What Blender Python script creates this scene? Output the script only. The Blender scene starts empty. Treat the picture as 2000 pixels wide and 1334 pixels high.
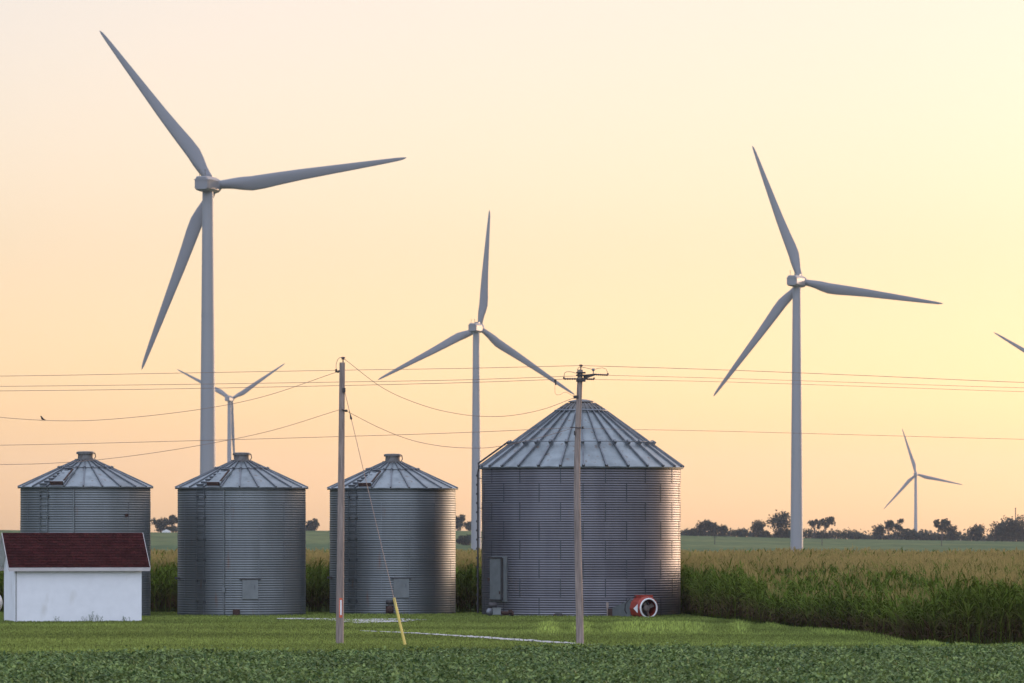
import bpy, math, random
import numpy as np
from mathutils import Vector, Matrix

rng = np.random.default_rng(7)
random.seed(7)
F = 2000 * 200 / 36.0          # focal length in photo pixels
EYE = 3.55                     # camera height
HY = 1041.0                    # horizon row in the photo
scene = bpy.context.scene
col = scene.collection


def P(px, py, d):
    return np.array([(px - 1000) * d / F, d, EYE - (py - HY) * d / F])


# ------------------------------------------------------------------ terrain
def sst(a, b, x):
    t = np.clip((x - a) / (b - a), 0, 1)
    return t * t * (3 - 2 * t)


RU = np.array([-6000, -500, 0, 320, 600, 900, 1330, 1600, 2000, 2600, 8000.])
RY = np.array([1036, 1036, 1035, 1040, 1036.5, 1036.5, 1046, 1052, 1058, 1060, 1060.])


def soy_edge(x):
    u = 1000 + F * x / 172.0
    return np.interp(u, [-400, 0, 300, 600, 850, 1150, 2000, 3000], [163, 165.3, 168.2, 171.6, 174.2, 175.0, 176.2, 177])


def ground_z(x, y):
    x = np.asarray(x, float); y = np.asarray(y, float)
    z = np.zeros(np.broadcast(x, y).shape)
    e = soy_edge(x)
    z = z - 0.85 * (1 - sst(e - 3.0, e - 0.2, y))
    u = 1000 + F * x / np.maximum(y, 1)
    rz = EYE - (np.interp(u, RU, RY) - HY) * 2500 / F
    mid = -2.7 * sst(500, 1200, y)
    k = sst(1880, 2500, y)
    z = z + mid * (1 - k) + rz * k
    z = z - 26 * sst(2560, 4200, y)
    return z


# ------------------------------------------------------------------ mesh helper
class G:
    def __init__(s):
        s.v = []; s.n = 0; s.f = []

    def add(s, V, Fa, tint=1.0, smooth=False, mi=0):
        V = np.asarray(V, float).reshape(-1, 3)
        if isinstance(Fa, np.ndarray):
            grp = [Fa]
        else:
            by = {}
            for f in Fa: by.setdefault(len(f), []).append(f)
            grp = [np.array(a) for a in by.values()]
        for a in grp:
            t = np.full(len(a), tint, float) if np.isscalar(tint) else np.asarray(tint, float)
            s.f.append((a + s.n, t, smooth, mi))
        s.v.append(V); s.n += len(V)
        return s

    def box(s, c, size, M=None, **k):
        x, y, z = [q / 2 for q in size]
        V = np.array([[-x, -y, -z], [x, -y, -z], [x, y, -z], [-x, y, -z], [-x, -y, z], [x, -y, z], [x, y, z], [-x, y, z]])
        if M is not None: V = V @ np.array(M).T
        V = V + np.array(c)
        return s.add(V, [(0, 3, 2, 1), (4, 5, 6, 7), (0, 1, 5, 4), (1, 2, 6, 5), (2, 3, 7, 6), (3, 0, 4, 7)], **k)

    def hexa(s, V, **k):
        return s.add(V, [(0, 3, 2, 1), (4, 5, 6, 7), (0, 1, 5, 4), (1, 2, 6, 5), (2, 3, 7, 6), (3, 0, 4, 7)], **k)

    def tube(s, pts, r, n=8, cap=True, **k):
        pts = np.asarray(pts, float); m = len(pts)
        r = np.full(m, r, float) if np.isscalar(r) else np.asarray(r, float)
        d = np.gradient(pts, axis=0); d /= np.linalg.norm(d, axis=1)[:, None] + 1e-12
        up = np.array([0, 0, 1.]) if abs(d[0][2]) < 0.9 else np.array([0, 1., 0])
        a = np.cross(d, up); a /= np.linalg.norm(a, axis=1)[:, None] + 1e-12
        b = np.cross(a, d)
        th = np.arange(n) * 2 * np.pi / n
        V = pts[:, None, :] + r[:, None, None] * (a[:, None, :] * np.cos(th)[None, :, None] + b[:, None, :] * np.sin(th)[None, :, None])
        V = V.reshape(-1, 3)
        i = np.arange(m - 1)[:, None] * n; j = np.arange(n)[None, :]; j2 = (j + 1) % n
        Q = np.stack([i + j, i + j2, i + n + j2, i + n + j], -1).reshape(-1, 4)
        k.setdefault('smooth', True)
        s.add(V, Q, **k)
        if cap:
            k2 = dict(k); k2['smooth'] = False
            s.add(V[:n], [tuple(range(n))[::-1]], **k2); s.add(V[-n:], [tuple(range(n))], **k2)
        return s

    def lathe(s, prof, n=48, c=(0, 0, 0), axis=None, tint=1.0, smooth=True, cap0=False, cap1=False, off=0.0, mi=0):
        prof = np.asarray(prof, float); m = len(prof)
        th = np.arange(n) * 2 * np.pi / n + off
        V = np.stack([prof[:, 0][:, None] * np.sin(th), -prof[:, 0][:, None] * np.cos(th), np.repeat(prof[:, 1][:, None], n, 1)], -1).reshape(-1, 3)
        if axis is not None:
            R = np.array(Vector((0, 0, 1)).rotation_difference(Vector(axis)).to_matrix()); V = V @ R.T
        V = V + np.array(c)
        i = np.arange(m - 1)[:, None] * n; j = np.arange(n)[None, :]; j2 = (j + 1) % n
        Q = np.stack([i + j, i + j2, i + n + j2, i + n + j], -1).reshape(-1, 4)
        s.add(V, Q, tint=tint, smooth=smooth, mi=mi)
        if cap0: s.add(V[:n], [tuple(range(n))[::-1]], mi=mi)
        if cap1: s.add(V[-n:], [tuple(range(n))], mi=mi)
        return s

    def build(s, name, mats, parent=None, loc=None, rot=None, kind=None):
        V = np.concatenate(s.v)
        me = bpy.data.meshes.new(name)
        me.vertices.add(len(V)); me.vertices.foreach_set('co', V.ravel().astype(np.float32))
        nl = sum(a.size for a, *_ in s.f); nf = sum(len(a) for a, *_ in s.f)
        me.loops.add(nl); me.polygons.add(nf)
        me.loops.foreach_set('vertex_index', np.concatenate([a.ravel() for a, *_ in s.f]).astype(np.int32))
        tot = np.concatenate([np.full(len(a), a.shape[1]) for a, *_ in s.f])
        me.polygons.foreach_set('loop_start', (np.cumsum(tot) - tot).astype(np.int32))
        me.polygons.foreach_set('use_smooth', np.concatenate([np.full(len(a), sm) for a, _, sm, _ in s.f]).astype(bool))
        me.polygons.foreach_set('material_index', np.concatenate([np.full(len(a), mi) for a, _, _, mi in s.f]).astype(np.int32))
        at = me.attributes.new('tint', 'FLOAT', 'FACE')
        at.data.foreach_set('value', np.concatenate([t for _, t, _, _ in s.f]).astype(np.float32))
        if not isinstance(mats, (list, tuple)): mats = [mats]
        for m in mats: me.materials.append(m)
        me.update(calc_edges=True); me.validate()
        return link(me, name, parent, loc, rot, kind)


def link(me, name, parent=None, loc=None, rot=None, kind=None):
    o = bpy.data.objects.new(name, me); col.objects.link(o)
    if parent is not None: o.parent = parent
    if loc is not None: o.location = loc
    if rot is not None: o.rotation_euler = rot
    if kind: o['kind'] = kind
    return o


def tag(o, label, cat, group=None, kind=None):
    o['label'] = label; o['category'] = cat
    if group: o['group'] = group
    if kind: o['kind'] = kind
    return o


def thing(name, label, cat, loc, rz=0.0, group=None):
    o = bpy.data.objects.new(name, None); col.objects.link(o)
    o.empty_display_size = 0.3
    o.location = loc; o.rotation_euler = (0, 0, rz)
    return tag(o, label, cat, group)


# ------------------------------------------------------------------ materials
def mat(name, c, rough=0.7, metal=0.0, vary=0.15, scale=3.0, stretch=(1, 1, 1), c2=None, c2at=(0.55, 0.7), c2scale=2.0, c2stretch=(1, 1, 1),
        tint=True, bump=0.0, bscale=20.0, trans=0.0, spec=0.5, tcol=None):
    m = bpy.data.materials.new(name); m.use_nodes = True
    nt = m.node_tree; N = nt.nodes; L = nt.links
    b = N['Principled BSDF']
    b.inputs['Roughness'].default_value = rough; b.inputs['Metallic'].default_value = metal
    b.inputs['Specular IOR Level'].default_value = spec
    tc = N.new('ShaderNodeTexCoord')

    def noise(sc, st, det=4.0):
        mp = N.new('ShaderNodeMapping'); mp.inputs['Scale'].default_value = st
        L.new(tc.outputs['Object'], mp.inputs['Vector'])
        n = N.new('ShaderNodeTexNoise'); n.inputs['Scale'].default_value = sc; n.inputs['Detail'].default_value = det
        L.new(mp.outputs[0], n.inputs['Vector']); return n.outputs['Fac']

    def mix(f, a, bb, mode='MIX'):
        x = N.new('ShaderNodeMix'); x.data_type = 'RGBA'; x.blend_type = mode
        for i, val in ((0, f), (6, a), (7, bb)):
            if hasattr(val, 'links'): L.new(val, x.inputs[i])
            else: x.inputs[i].default_value = val if i == 0 else (*val[:3], 1)
        return x.outputs[2]

    def rng_(v, a, bb, lo, hi):
        r = N.new('ShaderNodeMapRange'); r.inputs[1].default_value = a; r.inputs[2].default_value = bb
        r.inputs[3].default_value = lo; r.inputs[4].default_value = hi; L.new(v, r.inputs[0]); return r.outputs[0]
    cur = c
    if tcol is not None:                                   # the tint attribute picks between two pigments
        at = N.new('ShaderNodeAttribute'); at.attribute_name = 'tint'
        cur = mix(at.outputs['Fac'], c, tcol)
    v = rng_(noise(scale, stretch), 0.3, 0.7, 1 - vary, 1 + vary)
    vv = N.new('ShaderNodeCombineColor')
    for i in range(3): L.new(v, vv.inputs[i])
    cur = mix(1.0, cur, vv.outputs[0], 'MULTIPLY')
    if tint and tcol is None:
        at = N.new('ShaderNodeAttribute'); at.attribute_name = 'tint'
        tt = N.new('ShaderNodeCombineColor')
        for i in range(3): L.new(at.outputs['Fac'], tt.inputs[i])
        cur = mix(1.0, cur, tt.outputs[0], 'MULTIPLY')
    if c2 is not None:
        f = rng_(noise(c2scale, c2stretch, 6), c2at[0], c2at[1], 0, 1)
        cur = mix(f, cur, c2)
    L.new(cur, b.inputs['Base Color'])
    if bump:
        bp = N.new('ShaderNodeBump'); bp.inputs['Strength'].default_value = bump; bp.inputs['Distance'].default_value = 0.02
        L.new(noise(bscale, (1, 1, 1)), bp.inputs['Height']); L.new(bp.outputs[0], b.inputs['Normal'])
    if trans:
        t = N.new('ShaderNodeBsdfTranslucent'); L.new(cur, t.inputs['Color'])
        ms = N.new('ShaderNodeMixShader'); ms.inputs[0].default_value = trans
        L.new(b.outputs[0], ms.inputs[1]); L.new(t.outputs[0], ms.inputs[2])
        L.new(ms.outputs[0], N['Material Output'].inputs['Surface'])
    return m


M = {}
M['galv'] = mat('galvanised_wall', (0.175, 0.188, 0.190), 0.52, 0.8, 0.14, 1.3, (1, 1, 0.12), c2=(0.20, 0.13, 0.10), c2at=(0.66, 0.80), c2scale=3.2, c2stretch=(1, 1, 0.18))
M['galv2'] = mat('galvanised_wall_dark', (0.145, 0.14, 0.153), 0.46, 0.85, 0.14, 1.1, (1, 1, 0.2), c2=(0.18, 0.14, 0.12), c2at=(0.68, 0.82), c2scale=2.6, c2stretch=(1, 1, 0.2))
M['roofm'] = mat('galvanised_roof', (0.25, 0.28, 0.29), 0.48, 0.75, 0.2, 2.0, c2=(0.16, 0.12, 0.10), c2at=(0.60, 0.74), c2scale=4.0)
M['rib'] = mat('roof_rib_steel', (0.17, 0.18, 0.195), 0.5, 0.7, 0.2, 3.0)
M['dsteel'] = mat('dark_steel', (0.055, 0.05, 0.05), 0.6, 0.4, 0.25, 6.0)
M['rust'] = mat('rusty_steel', (0.06, 0.032, 0.025), 0.85, 0.2, 0.4, 9.0)
M['sheet'] = mat('plain_sheet_steel', (0.20, 0.215, 0.215), 0.55, 0.6, 0.12, 3.0)
M['white'] = mat('white_painted_wall', (0.80, 0.80, 0.81), 0.7, 0, 0.035, 2.5, c2=(0.62, 0.60, 0.56), c2at=(0.62, 0.85), c2scale=1.4, c2stretch=(1, 1, .4), bump=0.25, bscale=40)
M['trim'] = mat('white_painted_trim', (0.74, 0.73, 0.72), 0.6, 0, 0.05, 3)
M['shingle'] = mat('maroon_shingle', (0.043, 0.011, 0.011), 1.0, 0, 0.45, 14, c2=(0.03, 0.012, 0.012), c2at=(0.5, 0.75), c2scale=7, bump=0.5, bscale=60, spec=0.08)
M['turb'] = mat('turbine_white', (0.195, 0.195, 0.21), 0.45, 0, 0.03, 0.05)
M['tower'] = mat('turbine_tower_paint', (0.25, 0.25, 0.265), 0.5, 0, 0.03, 0.05)
M['wood'] = mat('weathered_pole_wood', (0.27, 0.21, 0.18), 0.85, 0, 0.35, 5, (3, 3, 0.25), c2=(0.15, 0.115, 0.10), c2at=(0.55, 0.75), c2scale=6, c2stretch=(3, 3, .2), bump=0.4, bscale=30)
M['wire'] = mat('aluminium_wire', (0.27, 0.19, 0.155), 0.6, 0.3, 0.1)
M['porc'] = mat('brown_porcelain', (0.09, 0.05, 0.045), 0.35, 0, 0.1)
M['grey'] = mat('grey_epoxy', (0.22, 0.21, 0.21), 0.5, 0, 0.1)
M['yellow'] = mat('yellow_plastic', (0.60, 0.45, 0.09), 0.5, 0, 0.08, 4)
M['orange'] = mat('orange_reflector', (0.62, 0.12, 0.05), 0.5, 0, 0.1)
M['red'] = mat('red_fan_paint', (0.28, 0.035, 0.02), 0.5, 0.1, 0.2, 5, c2=(0.16, 0.04, 0.03), c2at=(0.6, 0.8), c2scale=5)
M['soil'] = mat('soil', (0.05, 0.038, 0.026), 0.95, 0, 0.3, 0.8, spec=0.0)
M['gravel'] = mat('pale_gravel', (0.46, 0.44, 0.43), 0.95, 0, 0.25, 1.5, c2=(0.30, 0.285, 0.27), c2at=(0.5, 0.7), c2scale=6, bump=0.6, bscale=25, spec=0.0)
M['grass'] = mat('lawn_blades', (0.172, 0.215, 0.048), 0.8, 0, 0.25, 0.12, (0.35, 1, 1), tint=True, trans=0.25, spec=0.2)
M['corn'] = mat('corn_leaf', (0.084, 0.125, 0.013), 0.8, 0, 0.32, 0.12, tcol=(0.075, 0.046, 0.024), trans=0.14, spec=0.05)
M['tassel'] = mat('corn_tassel', (0.265, 0.205, 0.075), 0.8, 0, 0.2, 0.15, trans=0.3, spec=0.2)
M['soy'] = mat('soybean_leaf', (0.042, 0.086, 0.022), 0.6, 0, 0.25, 0.35, tcol=(0.23, 0.30, 0.092), trans=0.22, spec=0.18)
M['leaf'] = mat('tree_leaf', (0.022, 0.034, 0.024), 0.8, 0, 0.35, 0.25, trans=0.2, spec=0.2)
M['bark'] = mat('tree_bark', (0.05, 0.04, 0.035), 0.9, 0, 0.2)
M['weed'] = mat('weed_leaf', (0.05, 0.09, 0.03), 0.7, 0, 0.2, trans=0.2)
M['bird'] = mat('dark_feather', (0.018, 0.013, 0.011), 0.7, 0, 0.2)
M['capm'] = mat('weathered_cap_steel', (0.15, 0.145, 0.14), 0.6, 0.5, 0.2, 4, c2=(0.08, 0.05, 0.04), c2at=(0.55, 0.7), c2scale=5)
M['fascia'] = mat('shadow_toned_fascia', (0.50, 0.46, 0.44), 0.7, 0, 0.08, 3)  # beige-grey, darkened to put the gutter's shadow into the colour
M['tank'] = mat('white_tank_paint', (0.72, 0.73, 0.72), 0.4, 0, 0.06)

# ------------------------------------------------------------------ ground sheet
def ground():
    ys = np.concatenate([np.arange(20, 150, 10), np.arange(150, 185, 0.5), np.arange(185, 400, 8), np.arange(400, 1200, 40), np.arange(1200, 2700, 20), np.arange(2700, 9001, 150)])
    ss = np.concatenate([np.arange(-1, -0.16, 0.12), np.arange(-0.16, 0.1601, 0.004), np.arange(0.2, 1.01, 0.12)])
    Y, S = np.meshgrid(ys, ss, indexing='ij')
    X = S * (Y * 0.85 + 120)
    Z = ground_z(X, Y)
    V = np.stack([X, Y, Z], -1).reshape(-1, 3); ns = len(ss)
    i = np.arange(len(ys) - 1)[:, None] * ns; j = np.arange(ns - 1)[None, :]
    Q = np.stack([i + j, i + j + 1, i + ns + j + 1, i + ns + j], -1).reshape(-1, 4)
    yc = np.repeat(ys[:-1], ns - 1)
    g = G()
    vall = V
    g.v.append(vall); g.n = len(vall)
    near = yc < 400; far = ~near
    g.f.append((Q[near], np.ones(near.sum()), True, 0)); g.f.append((Q[far], np.ones(far.sum()), True, 1))
    return g.build('ground', [M['lawn_soil'], M['field']], kind='structure')


M['lawn_soil'] = mat('lawn_ground', (0.045, 0.058, 0.02), 0.95, 0, 0.3, 0.3, spec=0.0)
# far crop fields: broad strips of two greens
def field_mat():
    m = bpy.data.materials.new('far_crop_field'); m.use_nodes = True
    N = m.node_tree.nodes; L = m.node_tree.links; b = N['Principled BSDF']; b.inputs['Roughness'].default_value = 0.9
    b.inputs['Specular IOR Level'].default_value = 0.0
    tc = N.new('ShaderNodeTexCoord')
    def noise(sc, st, det=5):
        mp = N.new('ShaderNodeMapping'); mp.inputs['Scale'].default_value = st; L.new(tc.outputs['Object'], mp.inputs[0])
        n = N.new('ShaderNodeTexNoise'); n.inputs['Scale'].default_value = sc; n.inputs['Detail'].default_value = det; L.new(mp.outputs[0], n.inputs[0]); return n.outputs['Fac']
    cr = N.new('ShaderNodeValToRGB'); cr.color_ramp.elements[0].position = 0.36; cr.color_ramp.elements[1].position = 0.64
    cr.color_ramp.elements[0].color = (0.072, 0.105, 0.050, 1); cr.color_ramp.elements[1].color = (0.125, 0.145, 0.062, 1)
    L.new(noise(0.006, (1, 1.6, 1)), cr.inputs[0])
    c2 = N.new('ShaderNodeValToRGB'); c2.color_ramp.elements[0].position = 0.35; c2.color_ramp.elements[1].position = 0.65
    c2.color_ramp.elements[0].color = (0.82, 0.82, 0.82, 1); c2.color_ramp.elements[1].color = (1.12, 1.12, 1.12, 1)
    L.new(noise(0.16, (1, 0.25, 1)), c2.inputs[0])
    mx = N.new('ShaderNodeMix'); mx.data_type = 'RGBA'; mx.blend_type = 'MULTIPLY'; mx.inputs[0].default_value = 1
    L.new(cr.outputs[0], mx.inputs[6]); L.new(c2.outputs[0], mx.inputs[7]); L.new(mx.outputs[2], b.inputs['Base Color'])
    return m
M['field'] = field_mat()
ground()


def ribbon(name, left, right, dz, m):
    """an irregular strip between two edges (lists of x, y), laid just above the ground"""
    n = 90
    def res(pts):
        pts = np.asarray(pts, float); t = np.linspace(0, 1, len(pts)); q = np.linspace(0, 1, n)
        return np.stack([np.interp(q, t, pts[:, 0]), np.interp(q, t, pts[:, 1])], -1)
    a = res(left); b = res(right)
    a = a + rng.normal(0, .35, a.shape) * [0.1, 1]; b = b + rng.normal(0, .35, b.shape) * [0.1, 1]
    a[0] = b[0] = (a[0] + b[0]) / 2; a[-1] = b[-1] = (a[-1] + b[-1]) / 2
    k = 5; rows = [a + (b - a) * q / (k - 1) for q in range(k)]
    V = np.stack(rows, 0); z = ground_z(V[..., 0], V[..., 1]) + dz
    V = np.concatenate([V, z[..., None]], -1).reshape(-1, 3)
    i = np.arange(k - 1)[:, None] * n; j = np.arange(n - 1)[None, :]
    Q = np.stack([i + j, i + j + 1, i + n + j + 1, i + n + j], -1).reshape(-1, 4)
    return G().add(V, Q, smooth=True).build(name, m, kind='structure')


def XY(px, d): return ((px - 1000) * d / F, d)


patches = [  # (left edge, right edge) of the gravel, near then far
    ([XY(540, 233.5), XY(640, 230.5), XY(700, 222), XY(780, 226), XY(835, 231)], [XY(540, 236), XY(640, 235), XY(700, 234), XY(780, 234), XY(835, 232)]),
    ([XY(700, 206), XY(800, 201), XY(900, 194.5), XY(1000, 188), XY(1080, 183.5), XY(1160, 180)], [XY(700, 207), XY(800, 202.6), XY(900, 197.0), XY(1000, 191), XY(1080, 186), XY(1160, 181)]),
]
ribbon('gravel_patch', *patches[0], 0.03, M['gravel'])
ribbon('gravel_path', *patches[1], 0.016, M['gravel'])


def in_gravel(x, y):
    u = 1000 + F * x / y
    out = np.zeros(len(x), bool)
    for k, (a, b) in enumerate(patches):
        ua = [1000 + F * p[0] / p[1] for p in a]
        lo = np.interp(u, ua, [p[1] for p in a], left=1e9, right=1e9); hi = np.interp(u, ua, [p[1] for p in b], left=-1e9, right=-1e9)
        w = 2.8 if k == 0 else 1.6      # mown short in front of the gravel
        out |= (y > lo - w) & (y < hi + 0.3) & (np.sin(x * 1.1 + 2 * np.sin(y * .5)) + .8 * np.sin(x * .37 - y * .6) > (0.25 if k == 0 else -0.8))
    return out


# corn field outline: front edge as y(x)
CE_X = np.array([-70, -26, 5.2, 7.5, 8.1, 10.0, 12.3, 12.9, 14.0, 16.0, 20.0, 60.0])
CE_Y = np.array([252, 252.5, 252.5, 246, 236, 218, 198, 186, 179.5, 178.5, 178.8, 180])


def corn_front(x): return np.interp(x, CE_X, CE_Y)


# ------------------------------------------------------------------ lawn grass
def lawn():
    n = 420000
    y = 164 + rng.random(n) * 92
    half = 0.092 * y + 4
    x = (rng.random(n) * 2 - 1) * half
    ok = (y > soy_edge(x) - 1.2) & (y < corn_front(x) + 1.0)
    ok &= ~((rng.random(n) < 0.93) & in_gravel(x, y))
    x, y = x[ok], y[ok]; n = len(x)
    u = 1000 + F * x / y; v = HY + EYE * F / y
    # tall bright weeds in front of the biggest bin and along the corn
    rough = np.exp(-((v - 1229) / 9.5) ** 2) * sst(1000, 1060, u) * (1 - sst(1420, 1520, u))
    rough = np.maximum(rough, 0.55 * np.exp(-((y - corn_front(x) + 5) / 7) ** 2) * sst(1340, 1420, u))
    rough *= 0.55 + 0.45 * np.sin(u * 0.05 + np.sin(u * 0.017) * 3)
    edge = sst(-3.5, -0.5, -(y - soy_edge(x)) + 0.0)
    h = 0.03 + 0.05 * rng.random(n) + rough * (0.04 + 0.26 * rng.random(n) ** 2)
    back = sst(0, 8, y - 225) * 0.012
    h = h + back * rng.random(n)
    w = (0.022 + 0.02 * rng.random(n)) * (1 + 0.3 * rough)
    th = rng.random(n) * 2 * np.pi; dx, dy = np.cos(th) * w, np.sin(th) * w * 0.6
    lean = rng.normal(0, 0.35, (n, 2)) * h[:, None]
    z = ground_z(x, y)
    V = np.stack([np.stack([x - dx, y - dy, z - 0.01], -1), np.stack([x + dx, y + dy, z - 0.01], -1), np.stack([x + lean[:, 0], y + lean[:, 1], z + h], -1)], 1).reshape(-1, 3)
    T = np.arange(3 * n).reshape(-1, 3)
    mow = 1 + 0.13 * np.sin(y / 2.6 + 0.6 * np.sin(x * 0.12)) + 0.10 * np.sin(x * 0.31 + y * 0.09) * np.sin(y * 0.21)
    tint = mow * (0.45 + 1.1 * rng.random(n)) * (1 + 0.9 * rough)
    g = G(); g.add(V, T, tint=tint)
    o = g.build('lawn_grass', M['grass'])
    tag(o, 'mown green lawn between the bins and the bean field', 'grass', kind='stuff')


# ------------------------------------------------------------------ soybean canopy
def soy():
    n = 700000
    y = 118 + rng.random(n) * 62
    half = 0.092 * y + 4
    x = (rng.random(n) * 2 - 1) * half
    e = soy_edge(x) + 0.5 * np.sin(x * 1.7) + 0.3 * np.sin(x * 4.1 + 1)
    ok = y < e
    x, y, e = x[ok], y[ok], e[ok]; n = len(x)
    # rows run across the view, slightly oblique; plants heap up into low mounds
    row = np.cos((y + 0.06 * x) * 2 * np.pi / 0.76)
    lump = np.sin(x * 2.3 + y * 0.7) * np.sin(y * 1.9 - x * 0.6 + 2) + 0.7 * np.sin(x * 5.1 + 1.3 * y) * np.sin(y * 4.3 - 0.8 * x)
    wave = 0.05 * np.sin(y * 0.33 + 0.15 * x) + 0.04 * np.sin(x * 0.5)
    top = -0.05 + 0.05 * row + 0.12 * lump + wave
    top = top * (0.4 + 0.6 * sst(0, 3, e - y)) - 0.05 * (1 - sst(0, 0.5, e - y))
    depth = rng.random(n) ** 1.6 * 0.34
    z = top - depth
    sprig = rng.random(n) < 0.05
    z = z + sprig * (depth + 0.10 * rng.random(n))
    s = 0.036 + 0.034 * rng.random(n)
    yaw = rng.random(n) * 2 * np.pi; pit = np.abs(rng.normal(0.35, 0.42, n))
    a = np.stack([np.cos(yaw), np.sin(yaw), np.zeros(n)], -1)                         # across
    f = np.stack([-np.sin(yaw) * np.cos(pit), np.cos(yaw) * np.cos(pit), -np.sin(pit)], -1)   # along, drooping
    c = np.stack([x, y, z], -1)
    fold = np.array([0, 0, 1.])[None] * (0.18 * s)[:, None]
    p0 = c - f * (s * 1.1)[:, None]; p1 = c - a * (s * 0.72)[:, None] - f * (s * .15)[:, None] + fold
    p2 = c + f * (s * 1.25)[:, None]; p3 = c + a * (s * 0.72)[:, None] - f * (s * .15)[:, None] + fold
    V = np.stack([p0, p3, p2, p1], 1).reshape(-1, 3)
    b = np.arange(n)[:, None] * 4
    Q = np.concatenate([b + [0, 1, 2], b + [0, 2, 3]], 0)
    t = np.clip(rng.normal(0.36, 0.34, n) + 0.13 * lump + 0.10 * np.sin(x * 0.9 + 2 * np.sin(y * 0.4)) * np.sin(y * 0.8), 0, 1)
    g = G(); g.add(V, Q, tint=np.concatenate([t, t]))
    o = g.build('soybean_crop', M['soy'])
    tag(o, 'low leafy soybean crop filling the foreground', 'crop', kind='stuff')


# ------------------------------------------------------------------ corn
def blades(c, dirn, L, w, rise, droop, nseg):
    """arching leaves: base c, heading dirn (n,2), length, width, start slope, droop"""
    n = len(L); t = np.linspace(0, 1, nseg + 1)
    hx = dirn[:, 0][:, None] * (L[:, None] * t * 0.85); hy = dirn[:, 1][:, None] * (L[:, None] * t * 0.85)
    hz = L[:, None] * (rise[:, None] * t - droop[:, None] * t ** 2)
    ctr = c[:, None, :] + np.stack([hx, hy, hz], -1)
    ww = w[:, None] * np.array([0.55, 1.0, 0.9, 0.08])[None, :] if nseg == 3 else w[:, None] * np.array([0.7, 1.0, 0.08])[None, :]
    side = np.stack([-dirn[:, 1], dirn[:, 0], np.zeros(n)], -1)[:, None, :] * ww[:, :, None] * 0.5
    lift = np.zeros_like(side); lift[..., 2] = ww * 0.12
    V = np.stack([ctr - side + lift, ctr + side - lift], 2).reshape(n, -1, 3)
    m = (nseg + 1) * 2
    b = (np.arange(n) * m)[:, None, None]; k = (np.arange(nseg) * 2)[None, :, None]
    Q = (b + k + np.array([0, 1, 3, 2])[None, None, :]).reshape(-1, 4)
    return V.reshape(-1, 3), Q


def corn_height(x, y, edge_d):
    u = 1000 + F * x / y
    # thin wet ground in the middle: the stand slopes up slowly from its edge there
    wob = 0.5 + 0.5 * np.sin(x * 0.8 + 1.3 * np.sin(y * 0.09))
    low = sst(1440, 1540, u) * (1 - sst(1800, 1880, u)) * (1 - sst(0.5, 7.5, edge_d)) * (0.75 + 0.25 * wob)
    h = 2.06 - 0.9 * low + 0.13 * np.sin(x * 0.35 + y * 0.11) * np.sin(y * 0.16 + 1) + 0.09 * np.sin(x * 0.9 + 2 + 0.2 * y)
    h = h - 0.12 * sst(1750, 1950, u) * (1 - sst(190, 230, y))
    return h, low


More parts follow.
